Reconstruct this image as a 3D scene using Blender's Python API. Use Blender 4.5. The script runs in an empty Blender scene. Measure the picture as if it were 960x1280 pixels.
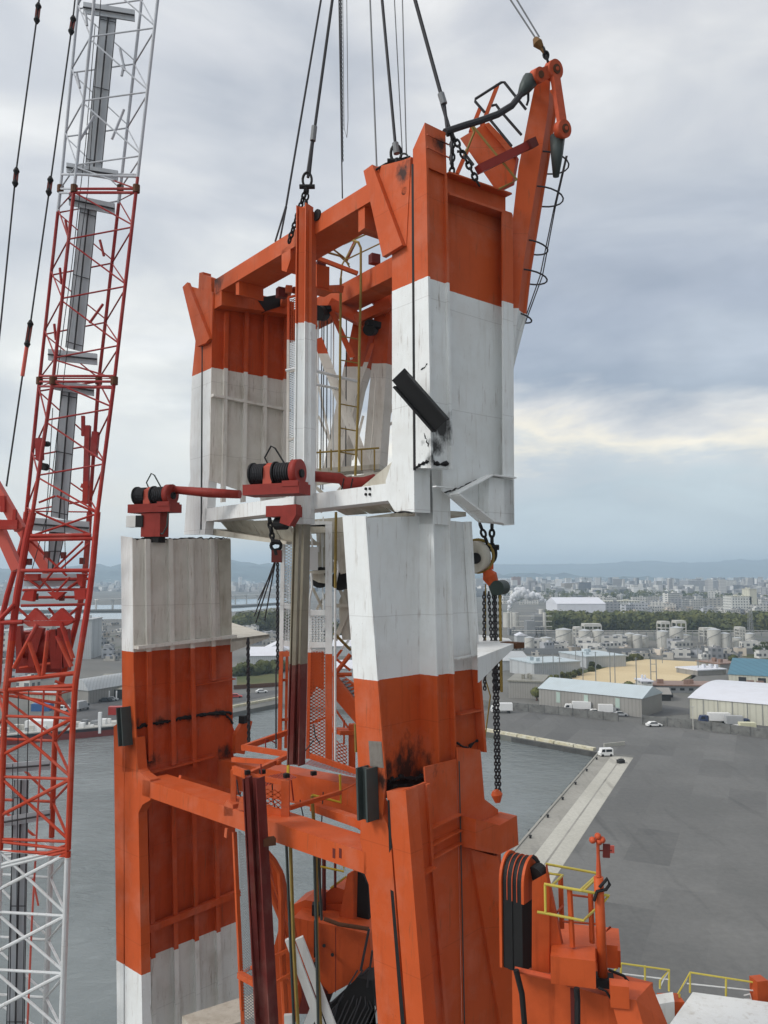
import bpy, bmesh, math, random
from mathutils import Vector, Matrix
random.seed(7)
S = bpy.context.scene
COL = S.collection
V = Vector
# ---------------------------------------------------------------- camera, sky, sun, exposure
PITCH = math.atan(0.08)
cam = bpy.data.cameras.new('camera'); cam.sensor_fit = 'HORIZONTAL'; cam.sensor_width = 36
cam.lens = 1000/960*36; cam.clip_start = .1; cam.clip_end = 60000
co = bpy.data.objects.new('camera', cam); COL.objects.link(co)
CAMP = V((0, 0, 45)); co.location = CAMP; co.rotation_euler = (math.pi/2+PITCH, 0, 0); S.camera = co
S.view_settings.view_transform = 'Standard'; S.view_settings.look = 'None'
S.view_settings.exposure = 0.0; S.view_settings.gamma = 1
S.cycles.max_bounces = 6; S.cycles.volume_bounces = 2
SUN_EL, SUN_AZ = math.radians(38), math.radians(251)      # azimuth from +Y clockwise: behind the camera, to its left
sd = bpy.data.lights.new('sun', 'SUN'); sd.energy = 1.75; sd.angle = math.radians(14); sd.color = (1, .96, .9)
so = bpy.data.objects.new('sun', sd); COL.objects.link(so)
sv = V((math.sin(SUN_AZ)*math.cos(SUN_EL), math.cos(SUN_AZ)*math.cos(SUN_EL), math.sin(SUN_EL)))
so.rotation_euler = sv.to_track_quat('Z', 'Y').to_euler(); so.location = (0, 0, 200)

def srgb(r, g, b):
    f = lambda c: (c/12.92 if c <= .04045 else ((c+.055)/1.055)**2.4)
    return (f(r/255), f(g/255), f(b/255), 1)

class NT:
    def __init__(s, tree): s.t = tree; s.n = tree.nodes; s.l = tree.links
    def node(s, kind, **kw):
        n = s.n.new(kind)
        for k, v in kw.items(): setattr(n, k, v)
        return n
    def put(s, n, key, v):
        if v is None: return
        if isinstance(v, bpy.types.NodeSocket): s.l.new(v, n.inputs[key])
        else: n.inputs[key].default_value = v
    def m(s, op, a, b=None, c=None, clamp=False):
        n = s.node('ShaderNodeMath', operation=op, use_clamp=clamp)
        s.put(n, 0, a); s.put(n, 1, b); s.put(n, 2, c); return n.outputs[0]
    def vm(s, op, a, b=None):
        n = s.node('ShaderNodeVectorMath', operation=op); s.put(n, 0, a); s.put(n, 1, b)
        return n.outputs['Value'] if op in ('DISTANCE', 'LENGTH', 'DOT_PRODUCT') else n.outputs[0]
    def mix(s, f, a, b, mode='MIX'):
        n = s.node('ShaderNodeMix', data_type='RGBA', blend_type=mode)
        s.put(n, 0, f); s.put(n, 6, a); s.put(n, 7, b); return n.outputs[2]
    def noise(s, vec, scale, detail=4, rough=.55, dist=0):
        n = s.node('ShaderNodeTexNoise'); s.put(n, 'Vector', vec); s.put(n, 'Scale', scale); s.put(n, 'Detail', detail)
        s.put(n, 'Roughness', rough); s.put(n, 'Distortion', dist); return n.outputs[0]
    def ramp(s, fac, stops, interp='LINEAR'):
        n = s.node('ShaderNodeValToRGB'); s.put(n, 0, fac); e = n.color_ramp; e.interpolation = interp
        while len(e.elements) > 1: e.elements.remove(e.elements[0])
        e.elements[0].position, e.elements[0].color = stops[0]
        for p, c in stops[1:]: x = e.elements.new(p); x.color = c
        return n.outputs[0]
    def step(s, x, a, b):
        n = s.node('ShaderNodeMapRange', clamp=True); s.put(n, 0, x); s.put(n, 1, a); s.put(n, 2, b); return n.outputs[0]
    def scale(s, vec, sc):
        n = s.node('ShaderNodeMapping'); s.put(n, 0, vec); s.put(n, 3, sc); return n.outputs[0]

W = bpy.data.worlds.new('World'); S.world = W; W.use_nodes = True
w = NT(W.node_tree); w.n.clear()
gen = w.node('ShaderNodeTexCoord').outputs['Generated']
sep = w.node('ShaderNodeSeparateXYZ'); w.put(sep, 0, gen)
wx, wz = sep.outputs[0], sep.outputs[2]
n1 = w.noise(w.scale(gen, (1.5, 1.5, 6.5)), 2.0, 8, .58, .3)
n2 = w.noise(w.scale(gen, (2.0, 2.0, 4.4)), 1.9, 5, .5, .4)
warp = w.m('MULTIPLY', w.m('SUBTRACT', n1, .5), .22)
el = w.m('ADD', w.m('ADD', wz, warp), w.m('MULTIPLY', wx, -.02))
grad = w.ramp(el, [(0, srgb(214, 230, 239)), (.03, srgb(205, 221, 231)), (.085, srgb(190, 205, 216)), (.12, srgb(200, 209, 218)),
                   (.15, srgb(246, 242, 230)), (.175, srgb(214, 217, 222)), (.22, srgb(156, 170, 190)), (.31, srgb(176, 187, 205)),
                   (.42, srgb(194, 202, 214)), (.56, srgb(208, 213, 222)), (.75, (.80, .83, .90, 1)), (1, (1.0, 1.02, 1.08, 1))])
left = w.step(w.m('ADD', wx, w.m('MULTIPLY', w.m('SUBTRACT', n1, .5), .5)), .12, -.3)
lg = w.ramp(el, [(0, srgb(205, 212, 214)), (.05, srgb(238, 238, 232)), (.14, srgb(222, 228, 232)), (.26, srgb(216, 222, 228)), (.4, srgb(212, 218, 227)), (.58, srgb(212, 218, 227)), (.8, (.85, .88, .94, 1)), (1, (1.0, 1.02, 1.08, 1))])
sky = w.mix(left, grad, lg)
cl = w.ramp(w.step(n2, .3, .72), [(0, (.72, .75, .80, 1)), (.4, (.95, .955, .965, 1)), (.65, (1.10, 1.09, 1.06, 1)), (1, (1.36, 1.33, 1.27, 1))])
fade = w.step(wz, .02, .2)
sky = w.mix(fade, sky, w.mix(1.0, sky, cl, 'MULTIPLY'))
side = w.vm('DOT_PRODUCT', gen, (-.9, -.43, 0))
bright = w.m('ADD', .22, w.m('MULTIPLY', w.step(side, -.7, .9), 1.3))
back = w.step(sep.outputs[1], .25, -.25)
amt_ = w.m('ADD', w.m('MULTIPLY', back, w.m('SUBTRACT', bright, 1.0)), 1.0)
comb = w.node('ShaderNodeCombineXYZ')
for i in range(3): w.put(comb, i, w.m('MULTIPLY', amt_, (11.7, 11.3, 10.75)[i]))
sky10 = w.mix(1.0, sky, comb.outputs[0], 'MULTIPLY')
nis = w.node('ShaderNodeTexSky', sky_type='NISHITA', sun_disc=False, sun_elevation=SUN_EL, sun_rotation=SUN_AZ)
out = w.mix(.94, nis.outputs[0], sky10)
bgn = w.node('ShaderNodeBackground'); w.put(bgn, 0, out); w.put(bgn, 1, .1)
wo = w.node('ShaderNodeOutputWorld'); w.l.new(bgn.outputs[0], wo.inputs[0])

# ---------------------------------------------------------------- rays of this camera, used to survey points on real planes
cp, sp = math.cos(PITCH), math.sin(PITCH)
def ray(px, py):
    a, b = (px-480)/1000, (640-py)/1000
    return V((a, cp-b*sp, sp+b*cp))
class PL:                                        # upright plane through a ground point along a direction
    def __init__(s, o, d): s.o = V((o[0], o[1], 0)); s.d = V((d[0], d[1], 0)).normalized(); s.n = V((-s.d.y, s.d.x, 0))
    def __call__(s, px, py):
        r = ray(px, py); t = s.n.dot(s.o-CAMP)/s.n.dot(r); return CAMP+r*t
    def off(s, v): return PL(s.o+v, s.d)
def at(px, py, Y): r = ray(px, py); return CAMP+r*(Y/r.y)
def g(px, py, z=0.): r = ray(px, py); return CAMP+r*((z-45)/r.z)

# ---------------------------------------------------------------- mesh builder
class MB:
    def __init__(s): s.v = []; s.f = []
    def add(s, vs, fs): k = len(s.v); s.v += [V(x) for x in vs]; s.f += [tuple(i+k for i in f) for f in fs]; return s
    def prism(s, pts, v):
        n = len(pts); v = V(v)
        return s.add(list(pts)+[p+v for p in pts], [tuple(range(n)), tuple(range(2*n-1, n-1, -1))]+[(i, (i+1) % n, (i+1) % n+n, i+n) for i in range(n)])
    def pp(s, pl, px, v): return s.prism([pl(*p) for p in px], v)
    def quad(s, *p): return s.add(p, [(0, 1, 2, 3)])
    def frame(s, d, up):
        d = d.normalized(); up = V(up)
        x = d.cross(up)
        if x.length < 1e-4: x = d.cross(V((1, 0, 0)))
        x.normalize(); return d, x, x.cross(d).normalized()
    def bar(s, a, b, w_, h, up=(0, 0, 1)):
        a, b = V(a), V(b); d, x, u = s.frame(b-a, up); c = [x*w_/2+u*h/2, -x*w_/2+u*h/2, -x*w_/2-u*h/2, x*w_/2-u*h/2]
        return s.prism([a+k for k in c], b-a)
    def hsec(s, a, b, w_, h, t=.03, up=(0, 0, 1)):      # H profile: two flanges, one web
        a, b = V(a), V(b); d, x, u = s.frame(b-a, up)
        for q in (1, -1): s.bar(a+u*q*(h-t)/2, b+u*q*(h-t)/2, w_, t, u)
        return s.bar(a, b, t, h-2*t-.002, u)
    def tube(s, pts, r, n=8):
        pts = [V(p) for p in pts]; rings = []; prev = None
        for i, p in enumerate(pts):
            d = (pts[min(i+1, len(pts)-1)]-pts[max(i-1, 0)]).normalized()
            if prev is None:
                x = d.cross(V((0, 0, 1)))
                if x.length < .05: x = d.cross(V((1, 0, 0)))
            else: x = prev-d*prev.dot(d)
            x.normalize(); prev = x; y = d.cross(x); rr = r[i] if isinstance(r, (list, tuple)) else r
            rings.append([p+(x*math.cos(2*math.pi*k/n)+y*math.sin(2*math.pi*k/n))*rr for k in range(n)])
        m = len(pts); fs = [(i*n+k, i*n+(k+1) % n, (i+1)*n+(k+1) % n, (i+1)*n+k) for i in range(m-1) for k in range(n)]
        return s.add([q for ring in rings for q in ring], fs+[tuple(range(n)), tuple(range((m-1)*n, m*n))])
    def cyl(s, a, b, r, n=20): return s.tube([a, b], r, n)
    def box(s, c, sx, sy, sz, yaw=0):                   # c = centre of the base
        c = V(c); ex = V((math.cos(yaw), math.sin(yaw), 0)); ey = V((-math.sin(yaw), math.cos(yaw), 0))
        return s.prism([c+ex*i*sx/2+ey*j*sy/2 for i, j in ((1, 1), (-1, 1), (-1, -1), (1, -1))], (0, 0, sz))
    def mesh(s, a, b, c, d, pitch=.09, w_=.014):        # expanded metal between corners a b c d
        U = (b-a); Wd = (d-a); nu = max(2, int(U.length/pitch)); nv = max(2, int(Wd.length/(pitch*.62)))
        nrm = U.cross(Wd).normalized()*.006
        P = lambda u, v: a+U*(u/nu)+((d+(c-d)*(u/nu))-(a+U*(u/nu)))*(v/nv)
        for i in range(nu):
            for j in range(nv):
                q = [P(i, j), P(i+1, j), P(i+1, j+1), P(i, j+1)]
                if (i+j) % 2: pr = (q[0], q[2])
                else: pr = (q[1], q[3])
                dd = (pr[1]-pr[0]).normalized().cross(nrm.normalized())*w_
                s.quad(pr[0]+dd, pr[1]+dd, pr[1]-dd, pr[0]-dd)
        return s
    def link(s, c, d, side, L, r):
        pts = []; n = 10
        for k in range(n+1):
            a = 2*math.pi*k/n; pts.append(c+d*(math.cos(a)*L*.5)+side*(math.sin(a)*L*.3))
        return s.tube(pts, r, 5)
    def chain(s, a, b, L=.16, r=.02, sag=0):
        a, b = V(a), V(b); D = b-a; n = max(2, int(D.length/(L*.72))); d = D.normalized(); x = d.cross(V((.3, .8, .1))).normalized(); y = d.cross(x)
        for i in range(n+1):
            t = i/n; c = a+D*t+V((0, 0, -sag*4*t*(1-t))); s.link(c, d, x if i % 2 else y, L, r)
        return s
    def build(s, name, mat, parent=None, smooth=False, **tags):
        me = bpy.data.meshes.new(name); off = V((0, 0, 0))
        if parent is not None:
            r = parent
            while r.parent: r = r.parent
            off = r.location
        me.from_pydata([v-off for v in s.v], [], s.f)
        bm = bmesh.new(); bm.from_mesh(me); bmesh.ops.recalc_face_normals(bm, faces=bm.faces)
        bm.to_mesh(me); bm.free()
        if smooth:
            for p in me.polygons: p.use_smooth = len(p.vertices) == 4
        me.materials.append(mat); o = bpy.data.objects.new(name, me); COL.objects.link(o)
        if parent is not None: o.parent = parent
        for k, v in tags.items(): o[k] = v
        return o
def tag(o, label, cat, group=None):
    o['label'] = label; o['category'] = cat
    if group: o['group'] = group
    return o
def thing(name, loc, label, cat, group=None):
    o = bpy.data.objects.new(name, None); COL.objects.link(o); o.location = loc; o.empty_display_size = .3
    return tag(o, label, cat, group)
def struct(name, mb, mat):
    o = mb.build(name, mat); o['kind'] = 'structure'; return o
def copy_tree(o, parent=None):
    c = o.copy(); COL.objects.link(c); c.parent = parent
    for ch in list(o.children): copy_tree(ch, c)
    return c

# ---------------------------------------------------------------- survey planes of the two frames
a1 = math.radians(39.5); D1 = V((-math.sin(a1), math.cos(a1), 0)); D2 = V((math.cos(a1), math.sin(a1), 0))
a2 = math.radians(48); E1 = V((-math.sin(a2), math.cos(a2), 0)); E2 = V((math.cos(a2), math.sin(a2), 0))
UA = PL((1, 18), D1); UB = PL((1, 18), D2); c_ = UA(265, 500); UBL = PL(c_, D2); UR = UA.off(D2*2.8)
LA = PL((-.216, 18), E1); LB = PL((-.216, 18), E2); c_ = LA(167, 850); LBL = PL(c_, E2); LR = LA.off(E2*3.2)
Z1 = UA(535, 345).z; Z2 = LA(470, 851).z; Z3 = LBL(178, 1200).z
print('stripe heights', Z1, Z2, Z3, UA(265, 467).z, LA(155, 812).z, UBL(358, 487).z, UB(640, 400).z, LBL(290, 798).z)

# ---------------------------------------------------------------- materials
def base(name, rough=.5, metal=0, spec=.5):
    m = bpy.data.materials.new(name); m.use_nodes = True; t = NT(m.node_tree); b = t.n['Principled BSDF']
    b.inputs['Roughness'].default_value = rough; b.inputs['Metallic'].default_value = metal; b.inputs['Specular IOR Level'].default_value = spec
    geo = t.node('ShaderNodeNewGeometry'); return m, t, b, geo.outputs['Position'], geo.outputs['Normal']
def worn(t, col, pos, amt=.5, tint=(.75, .72, .68, 1), sc=1.2):
    n = t.noise(pos, sc, 6, .6); c = t.mix(t.m('MULTIPLY', t.step(n, .45, .75), amt), col, t.mix(1., col, tint, 'MULTIPLY'))
    st = t.noise(t.scale(pos, (4, 4, .35)), 1.6, 5, .6)
    c = t.mix(t.m('MULTIPLY', t.step(st, .55, .8), amt), c, t.mix(1., c, (.62, .56, .5, 1), 'MULTIPLY'))
    return c
def plain(name, col, rough=.55, metal=0, amt=.4, sc=1.2, bump=0):
    m, t, b, pos, nrm = base(name, rough, metal, .25)
    t.put(b, 'Base Color', worn(t, tuple(col)+(1,), pos, amt, sc=sc))
    if bump:
        bn = t.node('ShaderNodeBump'); t.put(bn, 'Strength', bump); t.put(bn, 'Height', t.noise(pos, sc*6, 5)); t.put(b, 'Normal', bn.outputs[0])
    return m
ORANGE, WHITE, RED = (.53, .090, .022), (.78, .80, .80), (.36, .035, .028)
SOOT = []   # (point, radius) filled below before the material is made
def striped(name, bands, amt=.45, soot=(), seams=True):
    m, t, b, pos, nrm = base(name, .6, 0, .22)
    s_ = t.node('ShaderNodeSeparateXYZ'); t.put(s_, 0, pos)
    z = t.m('ADD', s_.outputs[2], t.m('MULTIPLY', t.m('SUBTRACT', t.noise(pos, 9, 3), .5), .02))
    col = tuple(bands[0])+(1,)
    for zz, c in bands[1:]: col = t.mix(t.m('GREATER_THAN', z, zz), col, tuple(c)+(1,))
    col = worn(t, col, pos, amt)
    # weld seams of the plating and chalky faded areas
    fz = t.m('FRACT', t.m('DIVIDE', t.m('ADD', s_.outputs[2], t.m('MULTIPLY', t.noise(pos, .6, 2), .04)), 2.45))
    col = t.mix(t.m('MULTIPLY', t.m('LESS_THAN', fz, .008), .26), col, t.mix(1., col, (.35, .32, .30, 1), 'MULTIPLY'))
    col = t.mix(t.m('MULTIPLY', t.step(t.noise(pos, .9, 7, .65), .48, .72), .34), col, t.mix(.35, col, (.62, .50, .42, 1)))
    sp2 = t.noise(pos, 26, 3, .6); col = t.mix(t.m('MULTIPLY', t.m('MULTIPLY', t.step(sp2, .68, .72), t.step(t.noise(pos, 1.1, 4), .5, .6)), .7), col, (.09, .045, .025, 1))
    # old paint: faint rust runs and touched-up patches
    rn = t.noise(t.scale(pos, (7, 7, .8)), 1.3, 6, .65); rust = t.m('MULTIPLY', t.step(rn, .60, .74), .6)
    col = t.mix(rust, col, (.16, .075, .035, 1))
    if soot:
        nz = t.noise(t.scale(pos, (1, 1, .6)), 4.5, 9, .72); acc = None
        for p, r in soot:
            d = t.vm('DISTANCE', pos, tuple(p)); k = t.step(t.m('ADD', d, t.m('MULTIPLY', t.m('SUBTRACT', nz, .5), r*2.6)), r*.95, r*.25)
            acc = k if acc is None else t.m('MAXIMUM', acc, k)
        col = t.mix(t.m('MULTIPLY', acc, .93), col, (.018, .016, .015, 1))
    t.put(b, 'Base Color', col)
    bn = t.node('ShaderNodeBump'); t.put(bn, 'Strength', .35); t.put(bn, 'Distance', .06); t.put(bn, 'Height', t.noise(pos, 1.1, 3)); t.put(b, 'Normal', bn.outputs[0])
    return m
soot = [(UA(541, 572), .28), (UB(553, 535), .42), (UB(545, 556), .3), (LB(508, 958), .75), (LB(482, 965), .4), (LB(560, 962), .45), (LB(598, 930), .5), (LB(522, 975), .5), (LA(478, 975), .25),
        (LBL(200, 902), .22), (LBL(240, 896), .2), (LBL(272, 893), .2), (LBL(170, 905), .25), (UA(272, 352), .5), (UBL(330, 372), .5), (LBL(282, 940), .35), (UA(505, 215), .35), (UB(553, 180), .3), (LBL(188, 950), .35)]
PAINT = striped('weathered_striped_crane_paint', [WHITE, (Z3, ORANGE), (Z2, WHITE), (Z1, ORANGE)], soot=soot)
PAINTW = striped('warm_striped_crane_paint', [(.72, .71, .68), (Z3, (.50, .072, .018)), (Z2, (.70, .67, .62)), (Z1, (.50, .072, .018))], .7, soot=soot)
RPAINT = striped('lattice_paint', [(.62, .64, .65), (at(85, 1060, 25).z, (.46, .05, .02)), (at(20, 800, 25).z, (.40, .035, .025)), (at(80, 600, 25).z, (.30, .028, .028)), (at(160, 237, 25).z, (.48, .50, .54))], .5)
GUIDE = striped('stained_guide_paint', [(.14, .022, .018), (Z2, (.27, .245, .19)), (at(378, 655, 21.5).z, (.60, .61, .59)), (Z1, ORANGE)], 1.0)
M_OR = plain('orange_paint', ORANGE, .55, amt=.9, sc=1.6); M_WH = plain('white_paint', (.72, .73, .72), .5, amt=.7); M_RED = plain('winch_red_paint', (.27, .030, .022), .55, amt=.8, sc=3)
M_BEIGE = plain('stained_cream_paint', (.52, .49, .42), .6, amt=1, sc=2)
M_YEL = plain('yellow_rail_paint', (.50, .36, .03), .5, amt=.6, sc=4); M_YELB = plain('bright_yellow_paint', (.58, .48, .09), .5, amt=.6)
M_OLD = plain('tarnished_yellow_paint', (.27, .19, .05), .6, amt=.8, sc=5)
M_BLK = plain('blackened_steel', (.018, .018, .019), .65, .2, sc=6, bump=.5); M_ROPE = plain('steel_wire_rope', (.05, .05, .055), .6, .4)
M_GREY = plain('bare_grey_steel', (.065, .08, .078), .5, .3, sc=4, bump=.2); M_DKRED = plain('dark_red_steel', (.13, .024, .02), .6, amt=.8)
M_LROPE = plain('light_wire_rope', (.22, .23, .24), .6, .3); M_PANEL = plain('galvanised_walkway', (.42, .44, .47), .5, .1); M_RUST = plain('rusty_steel', (.12, .055, .03), .8, .1, amt=.8, sc=5)
M_BROWN = plain('old_brass_block', (.17, .09, .03), .5, .2); M_GLASS = plain('dark_glass', (.03, .035, .04), .15)
M_TYRE = plain('tyre_rubber', (.02, .02, .02), .8); M_CAR = plain('white_car_paint', (.78, .78, .77), .3, amt=.1); M_PINK = plain('sunfaded_red_paint', (.62, .12, .09), .5)
# ================================================================ GROUND, WATER, MOUNTAINS
def mat_water():
    m, t, b, pos, nrm = base('harbour_water_surface', .12); t.put(b, 'Base Color', (.17, .19, .19, 1)); b.inputs['IOR'].default_value = 1.33
    n = t.noise(t.scale(pos, (1, 1.5, 1)), .28, 9, .62, .4); n2_ = t.noise(t.scale(pos, (1, .5, 1)), .03, 5)
    bn = t.node('ShaderNodeBump'); t.put(bn, 'Strength', t.m('ADD', t.m('MULTIPLY', t.step(n2_, .35, .65), .75), .12)); t.put(bn, 'Distance', 2.2); t.put(bn, 'Height', n); t.put(b, 'Normal', bn.outputs[0])
    t.put(b, 'Roughness', t.m('ADD', t.m('MULTIPLY', n2_, .2), .06)); return m
def mat_ground(name, c1, c2, sc, c3=None, lines=None, rough=.9):
    m, t, b, pos, nrm = base(name, rough, spec=.2)
    col = t.mix(t.step(t.noise(pos, sc, 8, .6, .3), .35, .65), c1+(1,), c2+(1,))
    if c3: col = t.mix(t.step(t.noise(t.scale(pos, (1, .12, 1)), sc*3, 4, .6), .55, .7), col, c3+(1,))
    fine = t.noise(pos, 1.5, 6, .7); col = t.mix(.25, col, t.mix(1., col, t.ramp(fine, [(.3, (.5, .5, .5, 1)), (.7, (1.5, 1.5, 1.5, 1))]), 'MULTIPLY'))
    t.put(b, 'Base Color', col); return m
def mat_asphalt():
    m, t, b, pos, nrm = base('patched_asphalt', .85, spec=.25)
    r = t.vm('MULTIPLY', pos, (1, 1, 0)); mp = t.node('ShaderNodeMapping'); t.put(mp, 0, r); mp.inputs[2].default_value = (0, 0, math.radians(-65)); rv = mp.outputs[0]
    br = t.node('ShaderNodeTexBrick'); t.put(br, 'Vector', rv); t.put(br, 'Color1', (.105, .105, .103, 1)); t.put(br, 'Color2', (.165, .164, .158, 1)); t.put(br, 'Mortar', (.09, .09, .092, 1)); t.put(br, 'Scale', .05); t.put(br, 'Brick Width', .9); t.put(br, 'Row Height', .35); t.put(br, 'Mortar Size', 0.0); t.put(br, 'Bias', .1)
    dirt = t.noise(pos, .05, 7, .6, .6); col = t.mix(t.step(dirt, .38, .66), br.outputs[0], (.13, .13, .125, 1)); col = t.mix(t.m('MULTIPLY', t.step(t.noise(pos, .03, 4), .5, .75), .6), col, (.20, .197, .188, 1))
    fine = t.noise(pos, .9, 8, .75); col = t.mix(.22, col, t.mix(1., col, t.ramp(fine, [(.3, (.4, .4, .4, 1)), (.7, (1.6, 1.6, 1.6, 1))]), 'MULTIPLY'))
    st = t.noise(t.scale(pos, (.6, .05, 1)), .6, 5); col = t.mix(t.m('MULTIPLY', t.step(st, .58, .75), .4), col, (.05, .05, .05, 1)); t.put(b, 'Base Color', col); return m
GW = mat_water()
m = MB().quad((-16000, -300, -1.4), (16000, -300, -1.4), (16000, 16000, -1.4), (-16000, 16000, -1.4)); struct('water', m, GW)
shore = [V((-3000, 252, 0)), g(0, 921), g(90, 914), g(290, 891), g(350, 879), g(440, 888), g(605, 915), g(748, 940), g(622, 1085), V((-45, -20, 0)), V((-60, -250, 0)), V((12500, -250, 0)), V((12500, 12500, 0)), V((-12500, 12500, 0)), V((-12500, 252, 0))]
m = MB().prism(shore, (0, 0, -4)); struct('ground', m, mat_ground('industrial_ground', (.13, .13, .125), (.19, .185, .17), .02, (.10, .11, .085)))
E_a, E_b = g(748, 940), g(622, 1085); ed = (E_b-E_a).normalized(); en = V((-ed.y, ed.x, 0)); en = en if en.x > 0 else -en
up_ = lambda p, h: V((p.x, p.y, h))
far = E_b+ed*160
wid = (g(790, 950)-E_a).dot(en)
MA = mat_asphalt()
wall_l = [g(601, 886), g(770, 903)]; 
ap = [g(612, 914), g(748, 938)]
m = MB().prism([up_(p, .004) for p in [g(600, 884), g(680, 891), g(770, 902), g(810, 902), g(960, 921), V((420, 235, 0)), V((420, -200, 0)), far+en*wid, E_a+en*wid, E_a, g(605, 915), g(560, 905), g(560, 882)]], (0, 0, .02)); struct('quay_yard', m, MA)
CONC = mat_ground('quay_concrete', (.27, .26, .23), (.36, .345, .31), .06, (.18, .17, .155))
CONC2 = mat_ground('pale_apron_concrete', (.42, .405, .355), (.50, .485, .43), .08, (.30, .285, .25))
m = MB().prism([up_(p, .028) for p in [E_a+ed*2, E_a+en*wid+ed*3, far+en*wid, far]], (0, 0, .012)); struct('quay_apron', m, CONC)
m = MB()
for f0, f1 in ((.42, .68), (.72, .99)):
    m.prism([up_(E_a+en*wid*f0+ed*4, .044), up_(E_a+en*wid*f1+ed*4, .044), up_(far+en*wid*f1, .044), up_(far+en*wid*f0, .044)], (0, 0, .006))
struct('apron_strip', m, CONC2)
m = MB().bar(E_a+en*.25+V((0, 0, .12)), far+en*.25+V((0, 0, .12)), .4, .2); struct('quay_coping', m, CONC)
KB = mat_ground('yellowed_kerb_concrete', (.55, .50, .34), (.62, .60, .50), .5, (.42, .38, .25))
a, b = g(606, 914), g(745, 939); n = 6
for i in range(n):
    p, q = a.lerp(b, (i+.03)/n), a.lerp(b, (i+.97)/n); o = MB().bar(p+V((0, .7, .35)), q+V((0, .7, .35)), 1.5, .7).build('kerb_block', KB); tag(o, ('first', 'second', 'third', 'fourth', 'fifth', 'sixth')[i]+' yellowed concrete kerb block from the left along the far basin edge', 'kerb block', 'kerb blocks along the basin edge')
bl = thing('bollard', V((0, 0, 0)), 'small dark mooring bollard', 'bollard', 'bollards along the quay edge'); MB().tube([(0, 0, .04), (0, 0, .35), (0, 0, .4), (0, 0, .55)], [.22, .18, .3, .26], 10).build('post', M_BLK, bl)
for i in range(7):
    o = bl if i == 0 else copy_tree(bl); o.location = E_a+ed*(9+i*13)+en*1.1; o['label'] = ('farthest', 'second farthest', 'third farthest', 'fourth farthest', 'fourth nearest', 'third nearest', 'nearest but one')[i]+' dark mooring bollard along the quay edge'
for i in range(11):
    p = E_a+ed*(6+i*9)-en*.25+V((0, 0, -.7)); tag(MB().bar(p+V((0, 0, .55)), p-V((0, 0, .55)), .5, .5, ed).build('rubber_fender', M_TYRE), 'black rubber fender on the quay face above the water', 'fender', 'rubber fenders on the quay face')
# quay face: a darker quay wall below the kerb blocks
m = MB().bar(a+V((0, -.6, -1.0)), b+V((0, -.6, -1.0)), 1.0, 1.7); struct('quay_wall', m, mat_ground('dark_quay_wall', (.05, .05, .05), (.09, .09, .085), .4))
# river seen behind at the left, far band of water
m = MB().prism([up_(g(*p), .02) for p in [(-400, 775), (150, 774), (300, 764), (372, 757), (372, 747), (300, 749), (150, 756), (-400, 762)]], (0, 0, .1)); struct('river', m, base('calm_river', .03)[0]); bpy.data.materials['calm_river'].node_tree.nodes['Principled BSDF'].inputs['Base Color'].default_value = (.30, .33, .34, 1)
m = MB().prism([up_(g(*p), .14) for p in [(-300, 769), (150, 765), (300, 759), (372, 753.5), (372, 752.6), (300, 757.6), (150, 763), (-300, 767)]], (0, 0, 1.5)); struct('river_bank', m, mat_ground('dark_bank', (.05, .055, .05), (.07, .07, .06), .05))
# sports field of sand, lawn strips, roads
m = MB().prism([up_(g(*p), .03) for p in [(797, 823.5), (881, 827.5), (884, 835), (852, 851), (800, 854), (690, 856), (690, 850), (740, 838)]], (0, 0, .02)); struct('sand_field', m, mat_ground('sand', (.56, .44, .26), (.64, .52, .32), .03))
m = MB()
for P in ([(684, 851), (770, 826), (800, 822), (797, 824), (745, 838), (692, 851)], [(881, 826), (890, 829), (860, 852), (850, 852), (884, 836)], [(296, 838), (352, 838), (352, 858), (296, 860)], [(870, 812), (962, 818), (962, 824), (880, 818)]): m.prism([up_(g(*p), .06) for p in P], (0, 0, .02))
struct('lawn', m, mat_ground('rough_grass', (.07, .09, .035), (.13, .12, .05), .06))
m = MB()
for P in ([(676, 893), (800, 897), (860, 893), (960, 912), (960, 905), (862, 886), (820, 880), (800, 889), (700, 884)], [(290, 869), (352, 862), (352, 866), (290, 880)], [(96, 870), (152, 868), (152, 905), (30, 912)]): m.prism([up_(g(*p), .03) for p in P], (0, 0, .01))
struct('road', m, mat_ground('road_asphalt', (.09, .09, .09), (.13, .13, .13), .05))
# mountains: long ridges
MM = mat_ground('wooded_mountain', (.03, .055, .055), (.05, .08, .07), .0012)
def ridge(name, prof, Y, depth):
    rnd = random.Random(name); m = MB(); N = 140; x0, x1 = prof[0][0], prof[-1][0]; rows = 9; vs = []
    for j in range(rows):
        t = j/(rows-1); prof_t = math.sin(math.pi*min(1, t*1.0)*.5)
        for i in range(N):
            x = x0+(x1-x0)*i/(N-1)
            for (a, ya), (b, yb) in zip(prof, prof[1:]):
                if x <= b: y = ya+(yb-ya)*(x-a)/(b-a); break
            h = 45+(720-y)/1000*Y+25*math.sin(i*.9)*math.sin(i*.37+j)+12*math.sin(i*2.3+j*1.7)
            vs.append(V(((x-480)/1000*Y, Y-depth*(1-t)+(0 if t == 1 else 160*math.sin(i*.7+j*2)), max(-2, h*prof_t if j else -2))))
    m.add(vs, [(j*N+i, j*N+i+1, (j+1)*N+i+1, (j+1)*N+i) for j in range(rows-1) for i in range(N-1)])
    m.add([vs[(rows-1)*N], vs[rows*N-1], vs[rows*N-1]+V((0, 900, -600)), vs[(rows-1)*N]+V((0, 900, -600))], [(0, 1, 2, 3)])
    o = m.build(name, MM, smooth=True); o['kind'] = 'structure'
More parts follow.
